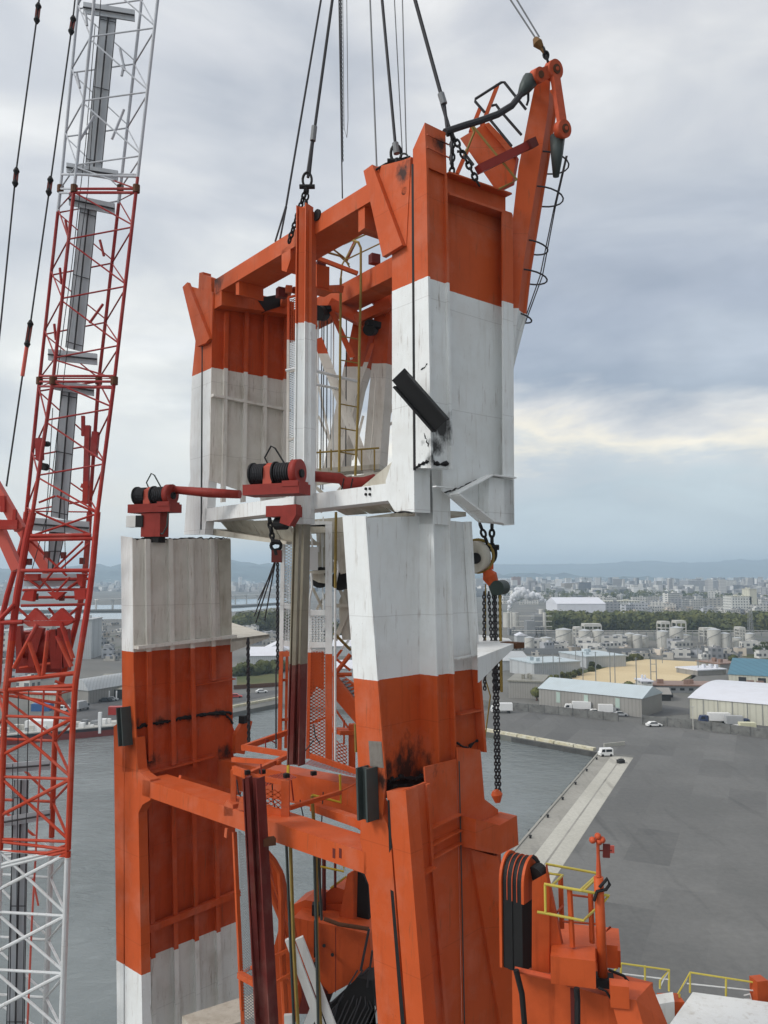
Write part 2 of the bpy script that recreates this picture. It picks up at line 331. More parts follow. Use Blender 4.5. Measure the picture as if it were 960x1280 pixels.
ridge('mountain', [(-700, 700), (-200, 716), (0, 713), (60, 713), (120, 709), (150, 708), (230, 709), (285, 702), (320, 704), (360, 708), (420, 712), (520, 716), (640, 719), (760, 722), (900, 730)], 7000, 1700)
ridge('mountain_range', [(300, 708), (500, 708), (620, 706), (690, 709), (735, 704), (800, 703), (880, 703), (960, 700), (1200, 704), (1700, 700)], 11500, 2500)
# ================================================================ BUILDINGS
def mat_block(name, wall, roof=(.3, .3, .3), glass=(.12, .13, .14), fw=3.2, fh=3.2, frac=.5, vary=True):
    m, t, b, pos, nrm = base(name, .75, spec=.2)
    oi = t.node('ShaderNodeObjectInfo'); s_ = t.node('ShaderNodeSeparateXYZ'); t.put(s_, 0, pos); sn = t.node('ShaderNodeSeparateXYZ'); t.put(sn, 0, nrm)
    h = t.m('ADD', s_.outputs[0], t.m('MULTIPLY', s_.outputs[1], .83)); fx = t.m('FRACT', t.m('DIVIDE', h, fw)); fz = t.m('FRACT', t.m('DIVIDE', s_.outputs[2], fh))
    win = t.m('MULTIPLY', t.m('LESS_THAN', fx, frac), t.m('MULTIPLY', t.m('GREATER_THAN', fz, .35), t.m('LESS_THAN', fz, .8)))
    top = t.m('GREATER_THAN', sn.outputs[2], .5)
    wc = tuple(wall)+(1,)
    if vary: wc = t.mix(oi.outputs['Random'], tuple(c*.62 for c in wall)+(1,), tuple(min(.8, c*1.35) for c in wall)+(1,))
    wc = t.mix(.35, wc, t.mix(1., wc, t.ramp(t.noise(t.scale(pos, (1, 1, .3)), .4, 4), [(.3, (.6, .6, .6, 1)), (.7, (1.3, 1.3, 1.3, 1))]), 'MULTIPLY'))
    col = t.mix(win, wc, tuple(glass)+(1,)); col = t.mix(top, col, t.mix(t.m('FRACT', t.m('MULTIPLY', oi.outputs['Random'], 7.3)), tuple(c*.6 for c in roof)+(1,), tuple(min(.8, c*1.4) for c in roof)+(1,)))
    t.put(b, 'Base Color', col); return m
def mat_ribbed(name, col, pitch=.6, amt=.35):
    m, t, b, pos, nrm = base(name, .5, spec=.3); s_ = t.node('ShaderNodeSeparateXYZ'); t.put(s_, 0, pos)
    f = t.m('FRACT', t.m('DIVIDE', t.m('ADD', s_.outputs[0], t.m('MULTIPLY', s_.outputs[1], .2)), pitch)); c = worn(t, tuple(col)+(1,), pos, amt, sc=.2)
    t.put(b, 'Base Color', t.mix(t.m('MULTIPLY', t.m('LESS_THAN', f, .25), .35), c, t.mix(1., c, (.55, .55, .55, 1), 'MULTIPLY'))); return m
B_A = mat_block('pale_city_wall', (.50, .49, .46)); B_B = mat_block('grey_city_wall', (.36, .37, .39)); B_C = mat_block('warm_city_wall', (.50, .44, .37)); B_D = mat_block('house_wall', (.48, .46, .42), (.14, .15, .18), frac=.4)
B_W = mat_block('white_block_wall', (.62, .62, .58), (.45, .45, .45), frac=.45, vary=False); B_BR = mat_block('brown_tower_wall', (.30, .20, .18), vary=False)
R_LB = mat_ribbed('light_blue_roofing', (.50, .57, .60)); R_WH = mat_ribbed('white_roofing', (.72, .73, .78)); R_CR = mat_ribbed('cream_sheet_wall', (.56, .55, .46), 1.2); R_GR = mat_ribbed('grey_sheet_wall', (.30, .29, .27), .8); R_BL = mat_ribbed('blue_sheet_roof', (.07, .19, .26), 3.0, .5)
R_BRN = mat_ribbed('brown_sheet_roof', (.28, .18, .14), 1.2, .6); R_TAN = mat_ribbed('tan_roof', (.27, .26, .22), 1.2, .6); R_LG = mat_ribbed('light_grey_sheet', (.46, .48, .49), 1.0)
M_TANK = plain('tank_paint', (.55, .54, .50), .5, amt=.7, sc=.3); M_STEEL = plain('plant_steel', (.24, .25, .26), .6, amt=.6, sc=.2); M_DARK = plain('dark_opening', (.03, .03, .03), .8); M_LEAF0 = None
MPOLE = plain('pole_grey', (.25, .26, .26), .6)
def bldg(name, cat, label, px0, px1, yb, yt, dep, wall, roof, kind='flat', yaw=0, group=None, windows=0, doors=0, rise=.25, over=.4, corner=False):
    Yd = g((px0+px1)/2, yb).y; c = g((px0+px1)/2, yb); wd = (px1-px0)*Yd/1000; h = (yb-yt)*Yd/1000
    ex = V((math.cos(yaw), math.sin(yaw), 0)); ey = V((-math.sin(yaw), math.cos(yaw), 0)); up = V((0, 0, 1))
    if corner:                                  # px0, yb is the left front corner
        c = g(px0, yb); k = (px1-480)/1000; wd = (k*c.y-c.x)/(ex.x-k*ex.y); h = (yb-yt)*c.y/1000; c = c+ex*wd/2
    t = thing(name, c, label, cat, group); P = lambda a, b, z: c+ex*a*wd+ey*b*dep+up*z
    MB().prism([P(-.5, 0, 0), P(.5, 0, 0), P(.5, 1, 0), P(-.5, 1, 0)], up*h).build('wall', wall, t)
    r = rise*min(wd, dep); ox, oy = over/wd, over/dep
    if kind == 'flat':
        m = MB().prism([P(-.5-ox, -oy, h+.003), P(.5+ox, -oy, h+.003), P(.5+ox, 1+oy, h+.003), P(-.5-ox, 1+oy, h+.003)], up*.5)
        for i in range(3): m.box(P(random.uniform(-.35, .35), random.uniform(.2, .8), h+.5), wd*.08, dep*.1, 1.6, yaw)
    elif kind == 'gable':
        m = MB().prism([P(-.5-ox, -oy, h), P(-.5-ox, .5, h+r), P(-.5-ox, 1+oy, h)], ex*wd*(1+2*ox))
    elif kind == 'cross':
        m = MB().prism([P(-.5-ox, -oy, h), P(0, -oy, h+r), P(.5+ox, -oy, h)], ey*dep*(1+2*oy))
    elif kind == 'curve':
        m = MB().prism([P(-.5-ox, -oy+(1+2*oy)*i/10, h+r*math.sin(math.pi*i/10)) for i in range(11)], ex*wd*(1+2*ox))
    elif kind == 'arch':
        m = MB().prism([P(-.5-ox+(1+2*ox)*i/12, -oy, h+r*math.sin(math.pi*i/12)) for i in range(13)], ey*dep*(1+2*oy))
    m.build('roof', roof, t)
    for i in range(windows): MB().prism([P(-.46+.92*(i+.25)/windows, -.001, h*.35), P(-.46+.92*(i+.75)/windows, -.001, h*.35), P(-.46+.92*(i+.75)/windows, -.001, h*.7), P(-.46+.92*(i+.25)/windows, -.001, h*.7)], -ey*.06).build('window', M_GLASS, t)
    for i in range(doors): MB().prism([P(-.46+.92*(i+.3)/doors, -.001, .05), P(-.46+.92*(i+.7)/doors, -.001, .05), P(-.46+.92*(i+.7)/doors, -.001, h*.75), P(-.46+.92*(i+.3)/doors, -.001, h*.75)], -ey*.06).build('door', M_DARK, t)
    return t, P, wd, h
WH = 'warehouse'
t, P, wd, h = bldg(WH, WH, 'big cream warehouse with violet-white curved roof at the right edge beside the yard wall', 862, 1010, 898, 873, 52, R_CR, R_WH, 'curve', -.62, rise=.06, corner=True)
for i in range(9): MB().prism([P(-.5+i*.12, -.002, 0), P(-.497+i*.12, -.002, 0), P(-.497+i*.12, -.002, h), P(-.5+i*.12, -.002, h)], V((0, -.1, 0))).build('wall_post', M_STEEL, t)
t, P, wd, h = bldg(WH, WH, 'long low grey shed with pale blue roof between the sand field and the yard wall', 674, 797, 882, 861, 17, R_GR, R_LB, 'gable', -.70, doors=0, rise=.18, corner=True)
for i in (.18, .46, .76): MB().prism([P(-.5+i, -.002, h*.3), P(-.46+i, -.002, h*.3), P(-.46+i, -.002, h*.9), P(-.5+i, -.002, h*.9)], V((0, -.1, 0))).build('green_shutter', plain('pale_green', (.40, .50, .45), .6), t)
bldg(WH, WH, 'squat grey-tan building with yellow patch on its roof, behind the hanging chains', 636, 678, 873, 853, 20, R_GR, R_TAN, 'flat', -.3, windows=0)
bldg(WH, WH, 'white walled warehouse with dark sign marks, left of the sand field', 664, 730, 846, 829, 22, R_LG, R_LB, 'flat', .35, windows=0)
bldg(WH, WH, 'low pale green-grey warehouse stepping back behind the white walled one', 730, 786, 834, 821, 26, R_LG, R_LB, 'flat', .3)
bldg(WH, WH, 'small dark roofed shed left of the white walled warehouse', 628, 662, 838, 826, 26, R_LG, R_LG, 'gable', .1)
bldg(WH, WH, 'blue roofed building with white walls at the right edge above the sand field corner', 911, 1040, 853, 843, 46, R_CR, R_BL, 'gable', -.5, doors=5, rise=.12, corner=True)
bldg('shed', 'shed', 'narrow white and brown roofed shed in front of the blue roof', 868, 912, 844, 838, 14, R_GR, R_WH, 'flat', .35)
bldg('shed', 'shed', 'rust brown roofed shed leading up to the right of the white one', 896, 940, 836, 830, 16, R_GR, R_BRN, 'flat', .35)
bldg('shed', 'shed', 'long brown roofed shed row in front of the big cream warehouse', 812, 905, 866, 858, 12, M_STEEL, R_BRN, 'flat', -.08, windows=8)
bldg('shed', 'shed', 'long dark low building continuing to the right edge above the cream warehouse', 908, 1010, 868, 860, 10, M_STEEL, R_BRN, 'flat', -.08, windows=5)
bldg('gatehouse', 'building', 'little white two storey gatehouse beside the sand field netting', 803, 816, 869, 853, 8, B_W, R_WH, 'flat', 0, windows=2)
bldg('shed', 'shed', 'tiny dark roofed shed behind the long blue roofed one', 812, 838, 876, 868, 8, M_DARK, R_GR, 'gable', -.1)
# left side
bldg('hangar', 'hangar', 'grey arched roof hangar with open front, between boom and left plated tower', 88, 116, 878, 862, 46, R_GR, R_LG, 'arch', -.45, rise=.45, corner=True)
bldg(WH, WH, 'low open fronted shed right of the arched hangar', 113, 190, 874, 862, 34, M_DARK, R_TAN, 'gable', .02, rise=.16)
for x in (114, 120, 128, 137, 146): MB().box(g(x, 875)+V((0, -.5, 0)), .4, .4, 3.4).build('front_post', M_CAR, tag(thing('canopy_post', g(x, 875), 'white post of the open fronted shed', 'post', 'white shed posts'), {114: 'leftmost', 120: 'second', 128: 'middle', 137: 'fourth', 146: 'rightmost'}[x]+' white post along the open front of the shed by the hangar', 'post', 'white shed posts'))
bldg('shed', 'shed', 'small white roofed shed with blue sheet, seen through the boom foot', 38, 70, 880, 868, 18, R_CR, R_LG, 'flat', 0)
t = tag(MB().box(g(53, 888), 6, 4, 2.4).build('blue_container', plain('blue_paint', (.04, .12, .30), .5)), 'small blue container seen through the mast below the boom foot', 'container')
bldg('building', 'building', 'tall white windowless block seen right of the boom foot', 84, 113, 824, 776, 22, R_LG, R_LG, 'flat', .1)
bldg('building', 'building', 'white block building behind the boom foot at the left edge', 0, 26, 818, 790, 22, B_W, R_LG, 'flat', .1)
bldg(WH, WH, 'white double roofed warehouse in the gap between the towers', 312, 352, 833, 820, 30, R_LG, R_WH, 'gable', .1, rise=.2)
bldg(WH, WH, 'smaller white tent roofed hall behind the double roofed warehouse between the towers', 330, 362, 822, 813, 26, R_LG, R_WH, 'cross', .1)
bldg(WH, WH, 'pale roofed hall partly hidden by the red stair behind the frame', 418, 446, 850, 836, 24, R_LG, R_WH, 'gable', 0)
bldg(WH, WH, 'white roofed hall glimpsed low between guide post and right leg', 416, 460, 820, 808, 30, R_LG, R_WH, 'gable', 0)
bldg(WH, WH, 'large pale windowless warehouse in front of the distant city, left of the forest', 697, 757, 772, 755, 60, R_WH, R_WH, 'gable', .0, rise=.12)
bldg(WH, WH, 'low wide pale green roofed annex below the large pale warehouse', 690, 726, 779, 772, 40, R_CR, R_LB, 'flat', 0)
bldg('building', 'building', 'cream stepped building with a stair tower, above the forest at the right', 915, 940, 768, 746, 24, B_W, R_CR, 'flat', 0)
bldg('building', 'building', 'cream stair tower standing over the stepped building at the right', 938, 947, 768, 737, 20, R_CR, R_CR, 'flat', 0)
bldg('building', 'building', 'long grey hospital like block on the skyline at the right', 861, 902, 743, 726, 60, B_B, R_LG, 'flat', 0)
bldg('building', 'building', 'grey block joining the skyline block on its right side', 902, 921, 743, 725.5, 70, B_A, R_LG, 'flat', 0)
bldg('building', 'building', 'brown tower on the skyline above the steam plume', 641.5, 651, 741, 721.5, 30, B_BR, B_BR, 'flat', 0)
bldg('building', 'building', 'pinkish white office block on the skyline left of a dark block', 706, 724, 742, 729, 40, B_C, R_WH, 'flat', 0)
bldg('building', 'building', 'dark office block on the skyline right of the pinkish one', 724, 739, 742, 728, 40, mat_block('dark_office', (.10, .10, .12), vary=False), R_GR, 'flat', 0)
bldg('building', 'building', 'pale green multi storey block at the right of the large pale warehouse', 755, 800, 768, 752, 30, B_W, R_CR, 'flat', 0)
bldg('building', 'building', 'grey white apartment block on the skyline left of centre of the right-hand city', 765, 784, 745, 734, 30, B_A, R_LG, 'flat', 0)
# process plant under the steam
t = thing('process_plant', g(660, 800), 'grey process plant with vessels and steel decks below the steam plume', 'industrial plant')
for x, w_, yb, yt, d in ((672, 12, 792, 768, 15), (676, 9, 790, 762, 10), (662, 10, 796, 776, 12)): MB().box(g(x, yb), w_*g(x, yb).y/1000, d, (yb-yt)*g(x, yb).y/1000).build('steel_frame', M_STEEL, t)
for x, yb, yt, r in ((677, 792, 762, 3.2), (681, 794, 766, 2), (634, 784, 766, 5), (644, 784, 766, 5), (639, 785, 765, 1.2)): k = g(x, yb); MB().cyl(k, k+V((0, 0, (yb-yt)*k.y/1000)), r*k.y/1000, 14).build('vessel', M_TANK, t)
for i in range(14):
    k = g(636+i*3.2, 794); MB().box(k, 1.2, 6, random.uniform(3, 14)).build('pipe_support', M_STEEL, t)
for h_ in (4, 7, 11, 15): MB().bar(g(640, 795)+V((0, 0, h_)), g(690, 795)+V((0, 0, h_)), .8, .5).build('deck', M_TANK, t)
bldg('shed', 'shed', 'small white gabled shed at the foot of the process plant', 646, 660, 806, 795, 10, R_LG, R_WH, 'cross', 0)
t = thing('chimney', g(639, 770), 'slim chimney from which the white steam rises', 'chimney'); k = g(636, 770); MB().tube([k, k+V((0, 0, 14))], [1.6, 1.1], 12).build('stack', M_TANK, t)
# storage tanks in a row
tk = thing('storage_tank', V((0, 0, 0)), 'white cylindrical storage tank in the tank row in front of the forest', 'storage tank', 'storage tanks in front of the forest')
MB().cyl((0, 0, 0), (0, 0, 7), 3.2, 20).build('tank_shell', M_TANK, tk); MB().tube([(0, 0, 7), (0, 0, 7.6)], [3.3, .4], 20).build('tank_roof', R_LG, tk); MB().tube([(3.25*math.cos(a), 3.25*math.sin(a)-.1, a*1.1+.2) for a in [i*.5 for i in range(13)]], .1, 4).build('tank_stair', M_STEEL, tk)
ORD = 'first second third fourth fifth sixth seventh eighth ninth tenth eleventh twelfth thirteenth fourteenth fifteenth sixteenth'.split()
TKS = ((705, 809, 1.6), (731, 810, 1.15), (748, 810, 1.15), (774, 811, 1.2), (787.5, 810, .95), (797, 811, .9), (804, 809, 1.0), (829, 810, 1.1), (846, 809, 1.3), (856, 809, 1.1), (893, 811, 1.25), (906, 811, 1.0), (922, 810, .9), (938, 809, .9), (662, 815, .9), (683, 813, 1.1))
for i, (x, y, s_) in enumerate(TKS):
    o = tk if i == 0 else copy_tree(tk); o['label'] = ORD[sorted(q[0] for q in TKS).index(x)]+' white storage tank from the left in the row before the forest'; o.location = g(x, y); o.scale = (s_, s_, s_*(1.35 if i % 3 else 1.0))
t = thing('pipe_rack', g(800, 812), 'long grey pipe rack running along the storage tanks', 'pipe rack')
for h_ in (5, 6.5): MB().bar(g(640, 800)+V((0, 0, h_)), g(965, 800)+V((0, 0, h_)), 1.2, .3).build('pipe', M_TANK, t)
for i in range(34): MB().box(g(645+i*9.6, 800), .5, .5, 6.5).build('rack_post', M_STEEL, t)
MB().bar(g(640, 818)+V((0, 0, 1.8)), g(965, 818)+V((0, 0, 1.8)), .5, 3.4).build('dyke_wall', M_STEEL, t)
for i, (x0, x1, yb, yt) in enumerate(((731, 752, 806, 782), (827, 838, 806, 779), (846, 858, 806, 778), (720, 728, 806, 786), (880, 896, 804, 787), (925, 932, 804, 786))):
    t = thing('steel_structure', g((x0+x1)/2, yb), ['open steel frame over the tanks, widest and leftmost', 'white topped gantry frame at the forest edge, left of a similar one', 'white topped gantry frame at the forest edge, right of a similar one', 'slim steel frame beside the widest one', 'low pale building among the tanks at the right', 'slim pale frame among the tanks near the pylon'][i], 'steel structure')
    Yq = g(x0, yb).y; h_ = (yb-yt)*Yq/1000
    for x in (x0, (x0+x1)/2, x1):
        for dy in (0, 8): MB().box(g(x, yb)+V((0, dy, 0)), .6, .6, h_).build('post', M_TANK, t)
    for q in (.5, .75, 1): MB().bar(g(x0, yb)+V((0, 4, h_*q)), g(x1, yb)+V((0, 4, h_*q)), 8.5, .5 if q < 1 else 1.8).build('deck', M_TANK, t)
t = thing('lattice_pylon', g(939, 806), 'grey lattice pylon standing before the forest at the right', 'pylon')
k = g(939, 806); Hh = 46*k.y/1000
for a_, b_ in ((-1, -1), (1, -1), (1, 1), (-1, 1)): MB().bar(k+V((a_*1.5, b_*1.5, 0)), k+V((a_*.8, b_*.8, Hh)), .3, .3).build('leg', MPOLE, t)
m = MB()
for i in range(10): z0 = Hh*i/10; m.bar(k+V((-1.4+i*.06, -1.4, z0)), k+V((1.4-i*.06, -1.4, z0+Hh/10)), .2, .2); m.bar(k+V((1.4-i*.06, -1.4, z0)), k+V((-1.4+i*.06, -1.4, z0+Hh/10)), .2, .2)
m.build('lacing', MPOLE, t)
# net poles round the field, lamp posts
pp_ = thing('net_pole', V((0, 0, 0)), 'thin grey net pole standing along the near side of the sand field', 'pole', 'net poles round the sand field')
MB().cyl((0, 0, 0), (0, 0, 14), .18, 8).build('mast', MPOLE, pp_); MB().bar((-.8, 0, 13.6), (.8, 0, 13.6), .12, .12).build('cross_arm', MPOLE, pp_)
PLS = ((679, 862), (692, 861), (729, 858), (745, 858), (763, 857), (769, 857), (796, 868), (873, 842), (886, 834), (720, 838), (828, 829), (700, 868))
for i, (x, y) in enumerate(PLS):
    o = pp_ if i == 0 else copy_tree(pp_); o.location = g(x, y); o['label'] = ORD[sorted(q[0] for q in PLS).index(x)]+' thin net pole from the left round the sand field'
t = thing('net_pole_pair', g(818, 862), 'pair of tall poles joined by cross arms at the near edge of the sand field', 'pole')
for x in (814, 821): MB().cyl(g(x, 862), g(x, 862)+V((0, 0, 12)), .2, 8).build('pole', MPOLE, t)
for h_ in (7, 10, 12): MB().bar(g(814, 862)+V((0, 0, h_)), g(821, 862)+V((0, 0, h_)), .2, .2).build('cross_arm', MPOLE, t)
t = thing('lamp_post', g(866.5, 912), 'single pale lamp post standing in the yard just before the yard wall', 'lamp post'); MB().cyl(g(866.5, 912), g(866.5, 912)+V((0, 0, 6.6)), .13, 8).build('mast', M_TANK, t); MB().bar(g(866.5, 912)+V((-.6, 0, 6.6)), g(866.5, 912)+V((.6, 0, 6.6)), .3, .15).build('lamp_head', M_TANK, t)
# yard wall in two runs
WM = mat_ground('old_yard_wall', (.13, .13, .125), (.19, .19, .18), .3, (.09, .09, .085))
def wallrun(label, P_, h):
    t = thing('yard_wall', g(*P_[0]), label, 'wall')
    for a, b in zip(P_, P_[1:]):
        a, b = g(*a), g(*b); MB().bar(a+V((0, 0, h/2)), b+V((0, 0, h/2)), .4, h).build('wall_panel', WM, t)
        n = max(2, int((b-a).length/5))
        for i in range(n): c = a.lerp(b, i/n); MB().box(c+V((0, -.25, 0)), .3, .3, h+.1).build('pilaster', WM, t)
wallrun('long grey yard wall from the hanging chains to the middle of the yard', [(602, 884), (680, 891), (773, 902)], 2.5)
wallrun('shorter grey yard wall in front of the cream warehouse, running off to the right', [(803, 905), (865, 911), (990, 927)], 2.6)
# vehicles
def vehicle(name, label, px, py, kind, L_, yaw, col, col2=None):
    c = g(px, py, .03); t = thing(name, c, label, 'car' if kind == 'car' else 'truck' if 'truck' in name else 'van')
    ex = V((math.cos(yaw), math.sin(yaw), 0)); ey = V((-math.sin(yaw), math.cos(yaw), 0)); up = V((0, 0, 1)); P = lambda a, b, z: c+ex*a*L_+ey*b+up*z
    def side(pts, w_, name, mat, par=t): return MB().prism([P(a, -w_/2, z) for a, z in pts], ey*w_).build(name, mat, par)
    if kind == 'car':
        H = 1.45; side([(-.5, .3), (.5, .3), (.5, .7), (.42, .85), (.22, .92), (.1, H), (-.25, H), (-.4, .95), (-.5, .9)], 1.7, 'body', col); side([(.19, .95), (.09, H-.08), (-.24, H-.08), (-.36, .97)], 1.74, 'window', M_GLASS); W_ = 1.7
    elif kind == 'van':
        H = 1.95; side([(-.5, .3), (.5, .3), (.5, .95), (.42, 1.1), (.36, H), (-.48, H), (-.5, 1.8)], 1.7, 'body', col); side([(.40, 1.15), (.35, H-.15), (.12, H-.15), (.12, 1.15)], 1.74, 'window', M_GLASS); side([(.05, 1.15), (.05, H-.2), (-.4, H-.2), (-.4, 1.15)], 1.74, 'window', M_GLASS); W_ = 1.7
    else:
        H = 3.2; side([(-.5, .9), (.2, .9), (.2, H), (-.5, H)], 2.3, 'cargo_box', col2 or col); side([(.23, .5), (.5, .5), (.5, 1.3), (.45, 2.3), (.23, 2.4)], 2.1, 'cab', col); side([(.33, 1.4), (.47, 1.4), (.44, 2.1), (.33, 2.1)], 2.14, 'window', M_GLASS); side([(-.48, .6), (.45, .6), (.45, .85), (-.48, .85)], 1.0, 'chassis', M_STEEL); W_ = 2.2
    for a in (-.32, .32):
        for s_ in (-1, 1): q = P(a, s_*W_*.46, .34 if kind != 'truck' else .45); MB().cyl(q-ey*.11, q+ey*.11, .33 if kind != 'truck' else .45, 12).build('wheel', M_TYRE, t)
    return t
M_DCAR = plain('dark_car_paint', (.04, .045, .05), .3); M_SCAR = plain('silver_car_paint', (.4, .41, .42), .3); M_CREAM = plain('cream_truck_box', (.62, .60, .42), .5); M_RCAR = plain('red_car_paint', (.45, .04, .03), .35)
M_BCAR = plain('navy_cab_paint', (.04, .06, .13), .4)
vehicle('parked_van', 'small white van parked at the corner of the basin on the quay', 757, 945, 'van', 3.4, .15+math.pi, M_CAR)
vehicle('box_truck', 'white box truck alone in the yard, right of the hanging chains', 627, 891, 'truck', 7, math.pi, M_CAR)
vehicle('parked_car', 'white car in the yard close to the wall, left of the lamp post', 817.5, 908, 'car', 4.6, .1+math.pi*0, M_CAR)
vehicle('small_truck', 'small truck with a cream box beside the shorter yard wall', 930, 917, 'truck', 6.2, math.pi-.1, M_CAR, M_CREAM)
vehicle('box_truck', 'long white box truck standing behind the long yard wall', 722, 889, 'truck', 8.5, math.pi-.1, M_CAR)
vehicle('box_truck', 'shorter white box truck with pink tint, right of the long one behind the yard wall', 761, 893, 'truck', 6.5, -.1, M_SCAR, M_CAR)
vehicle('parked_car', 'white car parked between the two box trucks behind the wall', 744, 892, 'car', 4.4, -.1, M_CAR)
vehicle('parked_car', 'silver car right of the shorter box truck behind the wall', 776, 895, 'car', 4.4, -.1, M_SCAR)
for x, lab, mt in ((650, 'dark parked car leftmost in the row behind the long wall', M_DCAR), (657, 'white parked car second in the row behind the long wall', M_CAR), (665, 'black parked car in the middle of the row behind the long wall', M_DCAR), (675, 'silver parked car near the shed corner behind the wall', M_SCAR), (683, 'white parked car rightmost in the row behind the long wall', M_CAR)): vehicle('parked_car', lab, x, 885+(x-650)*.09, 'car', 4.3, .4, mt)
vehicle('box_truck', 'white trailer truck with navy cab in front of the cream warehouse', 893, 904, 'truck', 9, math.pi-.1, M_BCAR, M_CAR)
vehicle('box_truck', 'second white trailer truck in front of the cream warehouse, nearer the photo edge', 922, 908, 'truck', 7, -.1, M_BCAR, M_SCAR)
vehicle('parked_van', 'white van beside a dark one near the pale blue shed gable', 827, 873, 'van', 4, .6, M_CAR); vehicle('parked_van', 'dark van beside the white one near the shed gable', 835, 872, 'van', 4, .6, M_DCAR)
vehicle('parked_car', 'red car parked by the quay road between the towers', 295, 872, 'car', 4.6, .1, M_RCAR); vehicle('parked_car', 'white car on the road between the towers', 327, 866, 'car', 4.4, .3, M_CAR)
vehicle('small_truck', 'small truck on the left quay between boom and tower', 102, 888, 'truck', 5.5, 1.2, M_SCAR); vehicle('parked_car', 'silver car at the shed behind the left quay', 140, 876, 'car', 4.4, .2, M_SCAR); vehicle('parked_car', 'dark car beside the shed behind the left quay', 132, 877, 'car', 4.4, .2, M_DCAR)
vehicle('parked_van', 'white van seen through the lattice mast on the left quay', 79, 889, 'van', 4.6, .1, M_CAR)
tag(MB().box(g(148, 893), 6, 2.5, 2.6, .1).build('shipping_container', M_RCAR), 'red shipping container beside the left plated tower on the quay', 'container')
t = thing('concrete_barrier', g(763, 938), 'pale low concrete barrier ahead of the small van on the quay', 'barrier'); MB().bar(g(755, 934)+V((0, 0, .5)), g(781, 931.5)+V((0, 0, .5)), .3, 1).build('barrier_panel', CONC2, t)
tag(MB().box(g(776, 954), 1.6, 1.2, .8, .3).cyl(g(773, 953)+V((0, -.4, .5)), g(779, 953)+V((0, -.4, .5)), .5).build('winch_unit', M_DARK), 'small black machine on the quay apron right of the van', 'machine')
# moored cargo vessel at the left
t = thing('moored_ship', g(75, 925, -1.4), 'low moored coaster with red lower hull and white deck gear along the left quay', 'ship')
a, b = g(-60, 938, -1.4), g(153, 918, -1.4); d_ = (b-a).normalized(); nn = V((-d_.y, d_.x, 0)); up = V((0, 0, 1))
hull = lambda z0, z1: MB().prism([a+up*z0, b+up*z0, b+d_*4+nn*3+up*z0, b+nn*9+up*z0, a+nn*9+up*z0], up*(z1-z0))
hull(0, 1.7).build('lower_hull', plain('hull_red', (.20, .04, .035), .5), t); hull(1.703, 2.5).build('upper_hull', plain('hull_black', (.03, .03, .035), .5), t); hull(2.503, 2.8).build('deck', M_TANK, t)
for i in range(34): c = a.lerp(b, (i+.5)/34)+nn*random.uniform(1, 7)+up*2.8; MB().box(c, random.uniform(.6, 2.4), random.uniform(.6, 2), random.uniform(.4, 1.9)).build('deck_gear', random.choice((M_TANK, M_CAR, M_STEEL)), t)
for i in range(2): MB().bar(a+up*(3.1+i*.5)+nn*.3, b+up*(3.1+i*.5)+nn*.3, .08, .08).build('deck_rail', M_CAR, t)
MB().box(g(126, 918, -.5)+nn*2, .9, .9, 6).build('white_post', M_CAR, t); MB().box(a.lerp(b, .52)+nn*4.5+up*2.5, 8, 6, 3).build('deck_house', M_CAR, t)
tag(MB().bar(g(290, 885)+V((0, 0, .4)), g(352, 873)+V((0, 0, .4)), 1, .8).build('quay_kerb', KB), 'pale concrete kerb along the quay between the two towers', 'kerb')
tag(MB().bar(g(292, 862)+V((0, 0, .9)), g(352, 858)+V((0, 0, .9)), .4, 1.6).build('orange_fence', M_LINK0 if 'M_LINK0' in globals() else M_RUST), 'low rust coloured fence beside the grass between the towers', 'fence')
# ---------------------------------------------------------------- trees
def mat_leaf(name, a, b):
    m, t, bb, pos, nrm = base(name, .8, spec=.2); t.put(bb, 'Base Color', t.mix(t.step(t.noise(pos, .05, 8, .7), .36, .64), a+(1,), b+(1,))); return m
LEAF = mat_leaf('mixed_foliage', (.035, .05, .02), (.15, .155, .05))
def wood(name, label, line, w_, h, n, mat=LEAF, seed=1):
    rnd = random.Random(seed); m = MB(); pts = [g(*p) for p in line]; seg = []
    for k in range(n):
        i = rnd.randrange(len(pts)-1); c = pts[i].lerp(pts[i+1], rnd.random())+V((rnd.uniform(-3, 3), rnd.uniform(0, w_), 0))
        R0 = rnd.uniform(2, 7.5)*h/12; H0 = h*rnd.uniform(.35, 1.12)-R0*.5
        for q in range(60):
            v = V((rnd.gauss(0, 1), rnd.gauss(0, 1), rnd.gauss(0, 1))).normalized(); v.z = v.z*.9 if v.z > 0 else v.z*1.4; p = c+V((0, 0, H0))+v*R0*rnd.uniform(.8, 1.1)
            x = v.cross(V((rnd.random(), rnd.random(), .3))).normalized(); y = v.cross(x); s_ = rnd.uniform(.7, 1.7)
            m.add([p+x*s_, p+y*s_, p-x*s_, p-y*s_+v*.4], [(0, 1, 2, 3)])
        
    o = m.build(name, mat); o['kind'] = 'stuff'; o['label'] = label; o['category'] = 'forest'
wood('forest', 'dense green wood between the tank row and the distant city', [(700, 790), (740, 789), (820, 789), (900, 790), (1010, 790)], 80, 11.5, 760, seed=3)
wood('tree_belt', 'dark belt of trees seen in the gap between the two towers', [(286, 792), (352, 790)], 40, 13, 90, seed=4)
wood('roadside_shrubs', 'low green shrubs round the field between the towers', [(294, 846), (356, 841)], 12, 4, 60, seed=5)
wood('tree_clump', 'dark tree clump beyond the frame stair', [(414, 812), (450, 806)], 30, 14, 60, seed=6)
wood('hedge', 'low hedge along the edge of the sand field', [(686, 858), (760, 832), (800, 824)], 4, 2.0, 40, seed=8)
